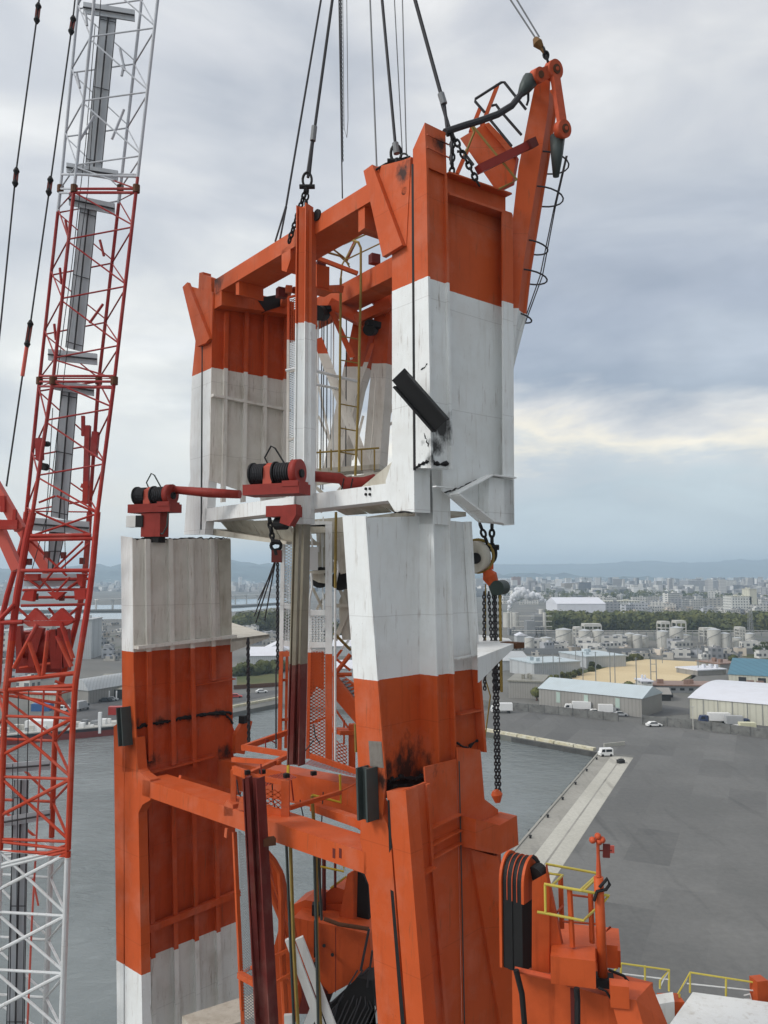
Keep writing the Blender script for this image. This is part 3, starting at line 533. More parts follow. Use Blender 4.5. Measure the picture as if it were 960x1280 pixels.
def tree(px, py, h, label, seed):
    rnd = random.Random(seed); c = g(px, py); t = thing('tree', c, label, 'tree'); MB().tube([c, c+V((.1, 0, h*.5)), c+V((0, 0, h*.8))], [.35, .22, .08], 7).build('trunk', M_RUST, t); m = MB()
    for q in range(420):
        v = V((rnd.gauss(0, 1), rnd.gauss(0, 1), rnd.gauss(0, .8))); v.normalize(); p = c+V((0, 0, h*.62))+V((v.x*h*.42, v.y*h*.42, v.z*h*.36))*rnd.uniform(.5, 1.08); x = v.cross(V((rnd.random(), rnd.random(), .2))).normalized(); y = v.cross(x); s_ = rnd.uniform(.3, .7); m.add([p+x*s_, p+y*s_, p-x*s_, p-y*s_], [(0, 1, 2, 3)])
    m.build('crown', LEAF, t)
tree(917, 833, 6, 'dark round tree between the brown shed and the blue roofed building', 1); tree(957, 821, 9, 'bright green tree at the right edge beyond the blue roof', 2); tree(948, 822, 7, 'lower tree left of the bright green one near the right edge', 3); tree(671, 876, 5, 'dark small tree at the left gable of the pale blue roofed shed', 4); tree(786, 866, 4.5, 'small bushy tree at the near corner of the sand field', 5)
tree(808, 871, 4, 'small tree standing by the white gatehouse', 6)
# ---------------------------------------------------------------- the distant city: individual houses and blocks, then the far mass
rnd = random.Random(11)
proto = []
for mt, (sx, sy, sz) in ((B_A, (14, 11, 9)), (B_B, (18, 12, 13)), (B_C, (12, 10, 8)), (B_D, (10, 9, 6.5)), (B_A, (28, 14, 17)), (B_D, (20, 12, 7))):
    m = MB().box((0, 0, 0), sx, sy, sz); m.box((sx*.2, 0, sz), sx*.25, sy*.4, 2); proto.append(m.build('city_building', mt))
LOOK = ['small pale block', 'mid sized grey block', 'small cream block', 'small pale house', 'large wide pale block', 'long low pale building']
ROW = ['farthest row', 'second farthest row', 'second nearest row', 'nearest row']
def city(n, x0, x1, y0, y1, places, group, smax=1.0):
    for i in range(n):
        px = x0+(x1-x0)*(i+rnd.random())/n; py = y0+(y1-y0)*rnd.random(); j = rnd.randrange(6); o = proto[j].copy(); COL.objects.link(o)
        o.location = g(px, py); o.rotation_euler.z = rnd.uniform(-.5, .5); s_ = rnd.uniform(.7, 1.25)*smax; o.scale = (s_, s_, s_*rnd.uniform(.7, 1.3))
        pl = places[min(len(places)-1, int((px-x0)/(x1-x0)*len(places)))]
        tag(o, LOOK[j]+' in the '+ROW[min(3, int((py-y0)/(y1-y0)*4))]+' '+pl, 'building', group)
city(26, 628, 695, 744, 757, ['just right of the hanging chains', 'above the steam plume', 'left of the large pale warehouse'], 'city buildings behind the steam', .7)
city(170, 690, 965, 744, 771, ['behind the large pale warehouse', 'right of the large pale warehouse', 'under the skyline apartment block', 'above the left forest', 'above the middle of the forest', 'left of the skyline hospital', 'below the skyline hospital', 'around the cream stepped building', 'at the right edge behind the forest'], 'city buildings at the right', .72)
city(34, 95, 152, 779, 826, ['beside the boom', 'above the arched hangar', 'against the left plated tower'], 'works buildings at the left', .36)
city(26, 288, 352, 784, 815, ['right of the left tower', 'above the double roofed warehouse', 'left of the mesh ladder'], 'works buildings between the towers', .36)
city(10, 410, 450, 775, 812, ['right of the guide post', 'left of the right leg'], 'works buildings in the middle', .55)
city(46, 640, 965, 812, 824, ['left of the tanks', 'above the white walled warehouse', 'between tanks and sand field', 'above the left sand field', 'above the right sand field', 'below the twin gantries', 'above the blue roof', 'at the right edge'], 'works buildings by the tank row', .42)
city(20, -10, 60, 779, 870, ['left in the boom foot', 'behind the middle of the boom foot', 'behind the right boom chord'], 'works buildings behind the boom', .55)
for o in proto: bpy.data.objects.remove(o)
m = MB()
for i in range(7500):
    Yd = 1750*math.exp(rnd.random()*1.25); px = rnd.uniform(560, 1060) if rnd.random() < .85 else rnd.uniform(-60, 560)
    if px < 480 and Yd < 2300: continue
    X = (px-480)/1000*Yd; s_ = rnd.uniform(7, 17)*(1+Yd/5000); hgt = rnd.choice((6, 6, 7, 7, 8, 9, 12, 16, 22) if rnd.random() < .97 else (30, 38))
    m.box((X, Yd, 0), s_, rnd.uniform(8, 20), hgt*rnd.uniform(.8, 1.1), rnd.uniform(-.6, .6))
def mat_far():
    m_, t, b, pos, nrm = base('far_city_wall', .8, spec=.1); v = t.node('ShaderNodeTexVoronoi'); t.put(v, 'Vector', t.vm('MULTIPLY', pos, (1, 1, .15))); t.put(v, 'Scale', .035)
    s_ = t.node('ShaderNodeSeparateXYZ'); t.put(s_, 0, v.outputs['Color']); c = t.ramp(s_.outputs[0], [(0, (.16, .17, .19, 1)), (.3, (.34, .34, .35, 1)), (.6, (.58, .57, .54, 1)), (.85, (.75, .74, .7, 1)), (1, (.8, .8, .8, 1))]); sp_ = t.node('ShaderNodeSeparateXYZ'); t.put(sp_, 0, pos)
    fz = t.m('FRACT', t.m('DIVIDE', sp_.outputs[2], 3.3)); t.put(b, 'Base Color', t.mix(t.m('MULTIPLY', t.m('LESS_THAN', fz, .45), .5), c, t.mix(1., c, (.35, .36, .4, 1), 'MULTIPLY'))); return m_
o = m.build('distant_city', mat_far()); o['kind'] = 'stuff'; o['label'] = 'dense pale city spreading to the foot of the mountains'; o['category'] = 'city'
wood('city_trees', 'dark tree clumps scattered among the distant city blocks', [(640, 752), (965, 752)], 600, 13, 260, seed=9)
# bridge over the river at the left
t = thing('river_bridge', g(300, 752), 'long thin bridge crossing the far river between the towers', 'bridge')
a, b = g(120, 757)+V((0, 0, 9)), g(372, 747.5)+V((0, 0, 9)); MB().bar(a, b, 8, 1.6).build('bridge_deck', M_TANK, t)
for i in range(16): c = a.lerp(b, i/16); MB().box(V((c.x, c.y, -1)), 2, 4, 9).build('pier', M_TANK, t)
# steam
def steam():
    mm = bpy.data.materials.new('white_steam'); mm.use_nodes = True; t = NT(mm.node_tree); t.n.clear(); o = t.node('ShaderNodeOutputMaterial'); geo = t.node('ShaderNodeNewGeometry').outputs['Position']
    d = t.node('ShaderNodeBsdfDiffuse'); t.put(d, 'Color', (.92, .93, .95, 1)); tl = t.node('ShaderNodeBsdfTranslucent'); t.put(tl, 'Color', (.92, .93, .95, 1)); tr = t.node('ShaderNodeBsdfTransparent')
    a = t.node('ShaderNodeMixShader'); t.put(a, 0, .5); t.l.new(d.outputs[0], a.inputs[1]); t.l.new(tl.outputs[0], a.inputs[2])
    b = t.node('ShaderNodeMixShader'); t.put(b, 0, t.m('MULTIPLY', t.step(t.noise(geo, .5, 5, .65), .45, .7), .3)); t.l.new(a.outputs[0], b.inputs[1]); t.l.new(tr.outputs[0], b.inputs[2]); t.l.new(b.outputs[0], o.inputs[0]); return mm
bm = bmesh.new(); k = g(636, 777); sc = k.y/1000; r_ = random.Random(5)
for px, py, r in ((636.3, 762, 1.5), (637, 758, 2.2), (638, 753, 3.4), (641, 748, 4.6), (646, 744, 5.2), (652, 741, 5), (658, 743, 5), (664, 745, 4.6), (670, 746, 4.2), (676, 748, 3.2), (648, 738, 3.6), (681, 750, 2.0)):
    for q in range(22):
        v = V((r_.gauss(0, 1), r_.gauss(0, 1), r_.gauss(0, 1))).normalized()*r*sc*r_.uniform(.1, .95); c = at(px, py, k.y)+v
        bmesh.ops.create_icosphere(bm, subdivisions=2, radius=r*sc*r_.uniform(.4, .8), matrix=Matrix.Translation(c))
for f in bm.faces: f.smooth = True
me = bpy.data.meshes.new('steam_plume'); bm.to_mesh(me); bm.free(); o = bpy.data.objects.new('steam_plume', me); COL.objects.link(o); me.materials.append(steam()); o['kind'] = 'stuff'; o['label'] = 'white steam plume drifting right from the plant chimney'; o['category'] = 'steam'
# haze
HZD = 1/5400
m = MB().prism([V((-13000, -260, -5)), V((13000, -260, -5)), V((13000, 13000, -5)), V((-13000, 13000, -5))], (0, 0, 330))
hz = bpy.data.materials.new('thin_haze'); hz.use_nodes = True; t = NT(hz.node_tree); t.n.clear(); o_ = t.node('ShaderNodeOutputMaterial'); pv = t.node('ShaderNodeVolumePrincipled'); t.put(pv, 'Color', (.68, .85, 1.0, 1)); t.put(pv, 'Density', HZD*1.0); t.put(pv, 'Anisotropy', .3); t.l.new(pv.outputs[0], o_.inputs['Volume'])
o = m.build('haze', hz); o['kind'] = 'stuff'
# ================================================================ UPPER PORTAL FRAME (hanging section)
def Z(o, sx, ox, oy): return [(ox+x/sx, oy+y/sx) for x, y in o]
Ut = thing('crane_portal_frame', UA(535, 640), 'upper orange and white crane portal frame hanging on slings, cut open at its lower edge', 'crane frame')
def U(name, mb, mat=PAINT, parent=None, **k): return mb.build(name, mat, parent or Ut, **k)
# right tower: side plate, corner column, deep web plate
m = MB().pp(UA, [(490, 206), (514, 196), (517.5, 590), (518, 640), (494, 640), (484, 624), (482, 601), (490, 577)], D2*.5)
U('tower_side_plate', m)
m = MB().pp(UA, [(516, 187), (531, 153), (533, 210), (535, 345), (539, 585), (520, 585), (518, 540)], D2*.07)
m.prism([UA(*p)+D2*.073 for p in [(516, 187), (531, 153), (532.5, 208), (516, 212)]], D2*.60)
m.prism([UA(*p)+D2*.073 for p in [(517, 212), (530, 208), (535, 583), (521, 585)]], D2*.545)
m2 = PL(UA(535, 345)+D2*.62, D1)
m.prism([UA(*p)+D2*.62 for p in [(516, 212), (532.5, 208), (535, 345), (539, 583), (520, 585)]], D2*.07)
U('corner_column', m)
for y0 in (168, 184): U('column_cap_rib', MB().bar(UB(534, y0), UB(561, y0+13), .03, .025))
m = MB().prism([UB(*p)+D1*.35 for p in [(560, 236), (640, 268), (642, 655), (612, 652), (566, 612)]], D1*.03)
web_r = U('tower_web_plate', m)
m = MB().prism([UB(*p)+D1*.22 for p in [(562, 216), (640, 243), (640, 268), (562, 242)]], D1*.05); m.prism([UB(*p) for p in [(562, 240), (640, 266), (640, 269), (562, 243)]], D1*.36)
m.prism([UB(*p) for p in [(562, 214), (640, 241), (640, 243), (562, 216)]], D1*.5)
U('top_cap_beam', m)
m = MB().pp(UB, [(628, 264), (641, 268), (643, 656), (630, 656)], D1*.04); m.prism([UB(*p)+D1*.04 for p in [(639.6, 268), (641, 268), (643, 656), (641.6, 656)]], D1*.33)
U('web_edge_flange', m)
m = MB().pp(UB, [(611, 596), (641, 600), (643, 656), (611, 651)], D1*.34)
m.bar(UB(567, 618), UB(612, 594), .3, .03, D1.cross(V((0, 0, 1)))); m.bar(UB(569, 619), UB(612, 652), .34, .04, D1.cross(V((0, 0, 1)))); m.bar(UB(611, 594), UB(640, 598), .3, .03)
U('lower_web_bracket', m)
m = MB().bar(UB(543, 608), UB(565, 610), .12, .03); U('splice_ledge', m)
# left tower
m = MB().pp(UA, [(249, 341), (254, 340), (252, 400), (251.5, 640), (249, 668), (230, 668), (234, 612), (238, 600), (237, 560), (240, 470), (244, 430)], D2*.3)
m.pp(UA, [(254, 343), (264, 347), (266, 440), (263, 560), (259, 634), (256, 668), (250, 668), (253, 640), (253.6, 400)], D2*.3)
U('tower_side_plate', m)
m = MB().prism([UBL(*p) for p in [(266, 366), (359, 392), (359, 634), (262, 600)]], D1*.03)
wl = U('tower_web_plate', m, PAINTW)
for x, x2 in ((280, 276), (305, 301), (329, 326), (354, 351)):
    k = MB().bar(UBL(x, 392)-D1*.09, UBL(x2, 628)-D1*.09, .03, .2, D1); k.bar(UBL(x, 392)-D1*.2, UBL(x2, 628)-D1*.2, .14, .025, D1); U('web_stiffener', k, PAINTW, wl)
U('web_stiffener', MB().bar(UBL(263, 495)-D1*.13, UBL(359, 514)-D1*.13, .2, .09), PAINTW, wl)
m = MB().pp(UBL.off(-D1*.02), [(268, 364), (358, 382), (358, 398), (268, 386)], -D1*.5); U('top_cap_beam', m)
m = MB().prism([UBL(*p)-D1*.55 for p in [(311, 378), (345, 372), (340, 388), (322, 394)]], D1*.3); U('burnt_bracket', m, M_BLK)
# corner haunch brackets
for pts, web_ in (([(233, 360), (239, 354), (267, 424), (262, 430), (251, 434)], [(239, 358), (268, 366), (266, 422)]),
                  ([(460, 216), (471, 208), (508.5, 308), (484, 323)], [(471, 209), (514, 198), (508.5, 308)])):
    m = MB().prism([UA(*p)-D2*.15 for p in pts], D2*.12).prism([UA(*p)-D2*.02 for p in web_], D2*.04)
    U('haunch_bracket', m)
# beams between the towers
def beam(name, pl, top0, top1, h, wd, ins=.22, mat=PAINT, parent=None):
    m = MB(); a, b = pl(*top0), pl(*top1); dn = V((0, 0, -h)); e = (D2 if pl in (UA, UR) else E2)
    m.prism([a, b, b+dn, a+dn], e*.035)
    m.prism([a+e*.04, b+e*.04, b+e*.04+V((0, 0, -.035)), a+e*.04+V((0, 0, -.035))], e*(wd-.04))
    m.prism([a+dn+e*.04, b+dn+e*.04, b+dn+e*.04+V((0, 0, .035)), a+dn+e*.04+V((0, 0, .035))], e*(wd-.04))
    m.prism([a+e*wd, b+e*wd, b+dn+e*wd, a+dn+e*wd], e*.035)
    return m.build(name, mat, parent or Ut)
fb = beam('front_top_beam', UA, (268, 350), (490, 211), .50, 1.0)
m = MB().tube([UA(306, 330)-D2*.03, UA(306, 330)-D2*.01], .02)
U('beam_opening', MB().cyl(UA(397, 269)-D2*.04, UA(397, 269)+D2*.01, .16), M_BLK, fb)
m = MB().pp(UA, [(352, 313), (363, 305), (363, 324), (358, 340), (352, 338)], D2*.5); U('beam_lug', m)
m = MB().prism([UA(*p)+D2*.05 for p in [(446, 258), (454, 252), (454, 284), (446, 290)]], D2*.9); U('beam_diaphragm', m)
m = MB().prism([UA(*p)+D2*.05 for p in [(352, 318), (356, 315), (356, 332), (352, 336)]], D2*.9); U('beam_diaphragm', m)
m = MB().prism([UA(*p)+D2*.05 for p in [(293, 352), (297, 350), (297, 368), (293, 368)]], D2*.9); U('beam_diaphragm', m)
rb = beam('rear_top_beam', UR, (330, 408), (560, 283), .62, .8)
m = MB().bar(UA(326, 352)+D2*1.2, UA(374, 346)+D2*1.5, .15, .2); m.bar(UA(330, 352)+D2*.9, UR(352, 385), .2, .2); U('cross_strut', m)
m = MB().bar(at(385, 318, 24), at(447, 342, 24), .12, .12); U('cross_strut', m)
# lower white beam of the hanging section
mb_ = beam('front_lower_beam', UA, (256, 636), (492, 603), .42, .75)
for x in (458, 463):
    for y in (611, 618): U('bolt', MB().cyl(UA(x, y)-D2*.04, UA(x, y), .035, 8), M_BLK, mb_)
m = MB()
for i, (x0, x1) in enumerate(((254, 272), (272, 293), (293, 318), (318, 337))):
    m.prism([UA(x0, 650)+D2*(.6), UA(x1, 649)+D2*(.6), UA(x1-1, 664+4*i)+D2*.9, UA((x0+x1)/2, 668+3*i)+D2*.95, UA(x0+1, 662+3*i)+D2*.9], D2*.08)
m.prism([UA(250, 660)+D2*.3, UA(336, 676)+D2*.6, UA(336, 680)+D2*.6, UA(250, 668)+D2*.3], D2*1.2)
U('torn_soffit_plate', m, M_BEIGE)
m = MB()
for i, (x0, x1) in enumerate(((396, 425), (425, 455), (455, 486))):
    m.prism([UA(x0, 634-i*3)+D2*.5, UA(x1, 631-i*3)+D2*.5, UA(x1-2, 640-i*2)+D2*.9, UA(x0+2, 642-i*2)+D2*.9], D2*.08)
m.prism([UA(408, 648)+D2*.7, UA(500, 634)+D2*.7, UA(500, 640)+D2*.7, UA(408, 654)+D2*.7], D2*1.5)
U('torn_soffit_plate', m, M_BEIGE)
m = MB()
for a, b in (((388, 606), (486, 590)), ((392, 598), (440, 596)), ((400, 640), (430, 606)), ((389, 604), (430, 640))): m.bar(at(a[0], a[1], 24), at(b[0], b[1], 24), .1, .1)
U('white_bracing', m, M_BEIGE)
m = MB().prism([UA(*p)+D2*.1 for p in [(441, 614), (492, 572), (492, 606), (455, 612)]], D2*.3); U('white_gusset', m, M_BEIGE)
# guide rail column on the frame and its junction box
m = MB(); a, b = at(381, 258, 21.5), at(378, 655, 21.5); m.hsec(a, b, .34, .34, .03, (.8, -.5, 0)); m.prism([at(374, 258, 21.4), at(390, 263, 21.4), at(388, 655, 21.4), at(370, 655, 21.4)], V((.1, .2, 0)))
U('guide_rail', m, PAINT)
m = MB().box(at(400, 362, 22.5), .42, .35, .66, .6).box(at(400, 366, 22.5), .56, .5, .05, .6); jb = U('junction_box', m)
for x in (391, 395): U('conduit', MB().tube([at(x, 362, 22), at(x, 408, 22), at(x-1, 620, 22)], .03), PAINT)
m = MB().bar(at(388, 408, 22), at(397, 407, 22), .1, .06); U('conduit_clip', m)
# enclosed ladder behind the guide rail
m = MB()
for x0, x1 in ((360.5, 359), (372, 371)): m.bar(at(x0, 372, 23), at(x1, 640, 23), .07, .07)
for y in (372, 465, 550, 600): m.bar(at(360, y, 23), at(372, y-3, 23), .06, .06)
lad = U('ladder_cage', m, PAINTW); U('mesh_panel', MB().mesh(at(361, 375, 23.05), at(371, 372, 23.05), at(370, 640, 23.05), at(360, 640, 23.05), .055, .012), PAINT, lad)
m = MB().tube([at(388, 462, 23), at(447, 477, 25)], .05).tube([at(392, 480, 23), at(423, 486, 24.5)], .04).tube([at(357, 463, 22.8), at(372, 460, 22.8)], .04); U('tie_tube', m)
# yellow stair rails inside the frame
def rail(name, pts, r, mat, par): return MB().tube(pts, r, 7).build(name, mat, par)
yr = U('stair_handrail', MB().tube([at(424, 590, 24), at(426, 348, 24)], .04, 7), M_OLD)
U('stair_handrail', MB().tube([at(444, 600, 24), at(448, 500, 24), at(451, 360, 24), at(451, 310, 24), at(448, 303, 24), at(440, 300, 24.2), at(405, 292, 25.5), at(398, 296, 26)], .04, 7), M_OLD)
U('stair_handrail', MB().tube([at(397, 312, 24), at(425, 320, 25), at(436, 330, 26)], .035, 6).tube([at(408, 305, 24), at(430, 322, 25), at(437, 334, 25)], .03, 6).tube([at(426, 348, 24), at(428, 330, 24.4), at(445, 302, 25)], .03, 6).tube([at(434, 324, 25), at(480, 302, 25.5)], .025, 6).tube([at(430, 305, 25), at(464, 290, 26)], .03, 6), M_OLD)
U('tie_tube', MB().tube([at(432, 327, 25.5), at(444, 302, 25.5)], .06), M_RED)
# splayed rear struts with the X brace
m = MB(); m.prism([at(*p, 26) for p in [(443, 395), (463, 410), (426, 590), (403, 590)]], V((.25, .3, 0))); U('splayed_leg', m, PAINTW)
m = MB(); m.prism([at(*p, 25.6) for p in [(469, 330), (490, 330), (487, 400), (474, 590), (452, 590), (468, 420)]], V((.25, .3, 0))); U('splayed_leg', m, PAINTW)
m = MB(); m.prism([at(*p, 26.2) for p in [(462, 420), (470, 420), (436, 520), (428, 590), (418, 590), (424, 530)]], V((.25, .3, 0))); U('splayed_leg', m, PAINTW)
m = MB().bar(at(397, 424, 24.5), at(462, 594, 24.5), .3, .12, (0, 1, 0)); m.bar(at(401, 448, 24.3), at(440, 535, 24.3), .05, .05, (0, 1, 0)); U('cross_brace', m, PAINTW)
m = MB().bar(at(466, 430, 25.5), at(425, 545, 25.5), .13, .12, (0, 1, 0)); m.tube([at(470, 470, 25.3), at(466, 540, 25.3), at(462, 575, 25.3)], .02); U('cross_brace', m, PAINTW)
m = MB().bar(at(415, 390, 25), at(441, 448, 25), .17, .17); U('cross_brace', m, PAINTW)
m = MB().bar(at(412, 380, 25.5), at(466, 408, 25.5), .3, .35); m.bar(at(445, 400, 25.2), at(488, 380, 25.2), .3, .3); m.bar(at(448, 352, 25.6), at(486, 392, 25.6), .25, .3); m.bar(at(470, 345, 25.8), at(472, 400, 25.8), .3, .25); m.bar(at(452, 372, 25.9), at(492, 350, 25.9), .3, .5); U('head_strut', m, PAINTW)
m = MB().cyl(at(396, 391, 24.6), at(404, 392, 25.2), .24, 16); m.bar(at(396, 386, 25), at(414, 386, 25), .3, .12); U('rope_sheave', m, M_BLK)
m = MB().cyl(at(461, 412, 25), at(466, 412, 25.4), .2, 14).bar(at(458, 404, 25), at(474, 408, 25.2), .3, .2); U('pivot_bearing', m, M_BLK)
# right-hand luffing strut with pins, link plate and sockets
e = V((.27, .44, 0)); low = lambda P_: [(x-(9 if y > 400 else 0), y) for x, y in P_]
m = MB(); F0 = [(669, 104), (687, 97), (686, 130), (677, 190), (654, 330), (647, 392), (640, 455), (636, 455), (638, 300), (648, 210), (664, 128)]
m.prism([at(*p, 20.2) for p in F0], e*.12); m.prism([at(*p, 20.2)+e*1.0 for p in low(F0)], e*.12)
m.prism([at(*p, 20.2)+e*.12+V((-.03, 0, 0)) for p in [(686, 110), (685, 130), (676, 190), (653, 330), (646, 392), (632, 440), (630, 440), (636, 392), (643, 330), (666, 190), (672, 130), (674, 110)]], e*.86)
ls = U('luffing_strut', m)
def disc(name, c, ax, r, t, mat, parent, n=24): return MB().cyl(c-ax*t/2, c+ax*t/2, r, n).build(name, mat, parent, True)
ax = V((.55, -.8, -.15)).normalized()
c1, c2, c3 = at(692, 88, 19.9), at(703, 162, 19.9), at(672, 95, 19.8)
M_LINK = plain('worn_orange_link', (.52, .09, .035), .6, amt=1, sc=6)
k = disc('link_boss', c1, ax, .25, .2, M_LINK, Ut); disc('pin', c1, ax, .12, .26, M_RUST, k); disc('retainer', c1, ax, .05, .31, M_LINK, k)
k = disc('link_boss', c2, ax, .23, .2, M_LINK, Ut); disc('pin', c2, ax, .11, .26, M_RUST, k); disc('retainer', c2, ax, .05, .31, M_LINK, k)
k = disc('link_boss', c3, ax, .19, .24, M_LINK, Ut); disc('pin', c3, ax, .09, .3, M_RUST, k)
m = MB().bar(c1+ax*.02, c2+ax*.02, .12, .26, ax.cross(c2-c1)); m.bar(c1-ax*.01, c3-ax*.01, .2, .3, ax.cross(c3-c1)); U('link_plate', m, M_LINK)
def socket(a, b, r0, r1): return MB().tube([a, a+(b-a)*.45, b], [r0, r0*.8, r1], 10).build('rope_socket', M_GREY, Ut, True)
socket(at(663, 100, 19.9), at(649, 121, 19.8), .22, .06); socket(at(697, 170, 20.1), at(695, 221, 20.2), .20, .08)
U('pendant_stub', MB().tube([at(651, 118, 19.8), at(640, 132, 19.6), at(622, 143, 19.4), at(600, 151, 19.2), at(580, 157, 19.1), at(556, 165, 18.8)], .085, 8), M_ROPE)
m = MB().bar(at(598, 212, 19.0), at(668, 178, 19.9), .2, .2); cb = U('cross_tube', m, M_RED); U('tube_end', MB().bar(at(659, 182, 19.7), at(667.5, 178.3, 19.85), .23, .23), M_DKRED, cb)
m = MB().prism([at(*p, 20.4) for p in [(575, 173), (606, 154), (646, 195), (640, 228), (620, 238)]], V((.1, .25, .05)))
m.prism([at(*p, 20.2) for p in [(605, 155), (611, 153), (647, 191), (641, 197)]], V((.1, .5, .2)))
pf = U('tilted_platform', m); 
def rails(name, segs, r, mat, par=None):
    for s_ in segs: o = MB().tube(s_, r, 6).build(name, mat, par or Ut)
    return o
A = lambda x, y, d=20: at(560+x/5.333, 60+y/5.333, d)
rails('platform_rail', [[A(520, 410), A(375, 228), A(355, 230), A(182, 340), A(180, 355), A(245, 430)], [A(290, 385), A(320, 378), A(350, 420), A(490, 580)], [A(270, 465), A(425, 655)], [A(535, 300), A(535, 350), A(525, 380)], [A(60, 690), A(100, 690), A(170, 780)]], .035, M_ROPE, pf)
rails('platform_rail', [[A(45, 555, 19.6), A(150, 500, 19.6), A(460, 880, 19.6), A(330, 945, 19.6)], [A(150, 510, 19.6), A(175, 560, 19.6), A(110, 720, 19.6)]], .03, M_OLD, pf)
for q in ((330, 250, 225, 520, 20.5), (215, 400, 150, 560, 20.7), (130, 680, 60, 840, 20.3)): U('platform_post', MB().bar(A(q[0], q[1], q[4]), A(q[2], q[3], q[4]), .12, .1), PAINT, pf)
m = MB()
for cx, cy, r in ((694, 210, .56), (688, 252, .54), (675, 315, .42), (672, 352, .46), (660, 402, .32)):
    c = at(cx-13, cy-4, 20.9); m.tube([c+V((math.sin(q)*r*1.1, -.1+math.cos(q)*r, -.12*math.sin(q))) for q in [i*math.pi*1.25/12-.1 for i in range(13)]], .022, 6)
for dx in (5, 10): m.tube([at(706+dx*.3, 195, 21.2), at(691+dx*.3, 260, 21.2), at(672+dx*.6, 345, 21.2), at(652+dx*.4, 405, 21.2)], .018, 6)
U('ladder_hoops', m, M_ROPE, ls)
U('slot', MB().pp(UA, [(514.3, 205), (517, 205), (519.8, 588), (516.6, 588)], -D2*.003), M_BLK)
U('slot', MB().pp(UA, [(252.2, 415), (253.6, 415), (252.2, 662), (250.6, 662)], -D2*.003), M_BLK)
# deflected dark channel welded across the column, torn seams
m = MB(); a, b = at(502, 476, 17.7), at(551, 532, 17.62)
m.hsec(a, b, .32, .44, .05, (.65, -.35, .65)); m.bar(at(498, 468, 17.8), at(512, 484, 17.78), .06, .4, (.65, -.35, .65)); tc = U('dark_locating_channel', m, M_BLK)
def seam(pl, pts, par, r=.03, off=None):
    o = off or V((0, 0, 0)); q = []
    for (x0, y0), (x1, y1) in zip(pts, pts[1:]):
        n = max(2, int(abs(x1-x0)+abs(y1-y0))//3)
        for i in range(n): q.append(pl(x0+(x1-x0)*i/n+random.uniform(-.8, .8), y0+(y1-y0)*i/n+random.uniform(-1.1, 1.1))+o)
    return MB().tube(q, [r*random.uniform(.3, 1.5) for _ in q], 5).build('burnt_cut_seam', M_BLK, par)
seam(UA, [(518, 586), (527, 580), (539, 576)], Ut, .035, -D2*.01); seam(UB, [(536, 576), (550, 581), (566, 579)], Ut, .045, -D1*.01)
seam(UB, [(529, 541), (531, 545), (536, 560), (540, 570)], Ut, .012, -D1*.01); seam(UA, [(527, 462), (534, 456), (536, 453)], Ut, .012, -D2*.01)
seam(UA, [(494, 641), (519, 640)], Ut, .02)
seam(UB, [(567, 614), (590, 607), (612, 596)], Ut, .02, D1*.3)
# more of the packed steelwork seen through the frame
for a, b, d, w_ in (((396, 470), (420, 590), 25, .07), ((430, 590), (398, 520), 25.4, .07), ((478, 480), (490, 515), 26, .08), ((474, 540), (491, 528), 26, .08), ((474, 575), (492, 500), 26.4, .06), ((440, 575), (454, 520), 25.9, .08)): U('lattice_brace', MB().bar(at(*a, d), at(*b, d), w_, w_, (0, 1, 0)), PAINTW)
for y in (420, 450, 505, 535, 565): U('rung_tube', MB().tube([at(425, y, 24.05), at(447, y+4, 24.3)], .022, 5), M_OLD)
for x, r, mt in ((397.5, .03, M_WH), (409, .02, M_ROPE), (417, .025, M_WH), (433, .02, M_ROPE)): U('riser_pipe', MB().tube([at(x, 400, 25.1), at(x-1, 604, 25.1)], r, 6), mt)
U('access_landing', MB().prism([at(*p, 24.4) for p in [(392, 586), (474, 580), (474, 586), (392, 592)]], V((.2, .8, 0))), M_BEIGE)
for x in (400, 414, 452, 468): U('landing_post', MB().bar(at(x, 562, 24.3), at(x, 588, 24.3), .05, .05), M_OLD)
U('landing_rail', MB().tube([at(392, 566, 24.3), at(474, 560, 24.3)], .03, 6), M_OLD)
for p in ((400, 340), (404, 352), (352, 372), (468, 330)): U('cable_box', MB().box(at(*p, 24.6), .3, .25, .3, .5), M_DKRED)
# bits of dark hanging gear inside the frame
m = MB()
for x, y0, y1 in ((402.5, 398, 612), (405, 398, 612)): m.tube([at(x, y0, 24.8), at(x-1.5, y1, 24.8)], .018, 5)
m.tube([at(414, 400, 25), at(413, 600, 25)], .012, 5)
t_ = m.build('hoist_rope', M_ROPE); tag(t_, 'pair of thin dark ropes dropping from the black sheave inside the upper frame', 'rope')
# ================================================================ LOWER FRAME
Lt = thing('crane_leg_frame', LA(500, 1275), 'lower orange and white crane frame standing below the cut, with two plated towers', 'crane frame')
def L(name, mb, mat=PAINT, parent=None, **k): return mb.build(name, mat, parent or Lt, **k)
# left tower, upper lift
m = MB().pp(LA, [(151, 670), (165, 672), (166.5, 812), (169, 905), (173, 965), (153, 965), (153, 905)], E2*.04); L('tower_flange', m)
m = MB().pp(LA, [(142, 908), (146, 905), (149, 922), (155, 925), (154.3, 1290), (146.5, 1290)], E2*.3)
m.pp(LA, [(156, 922), (170, 922), (173, 962), (178, 968), (188, 975), (188, 1000), (178, 1006), (173, 1016), (176.5, 1202), (178, 1290), (156.5, 1290), (155.3, 1000)], E2*.3); L('tower_flange', m)
m = MB().prism([LBL(*p) for p in [(166, 673), (288, 673), (290, 800), (291, 908), (303, 940), (168, 968)]], E1*.03); tw = L('tower_web_plate', m, PAINTW)
m = MB().prism([LBL(*p)+E1*.05 for p in [(170, 940), (292, 900), (298, 1150), (301, 1290), (175, 1290)]], E1*.03); tw2 = L('tower_web_plate', m, PAINTW)
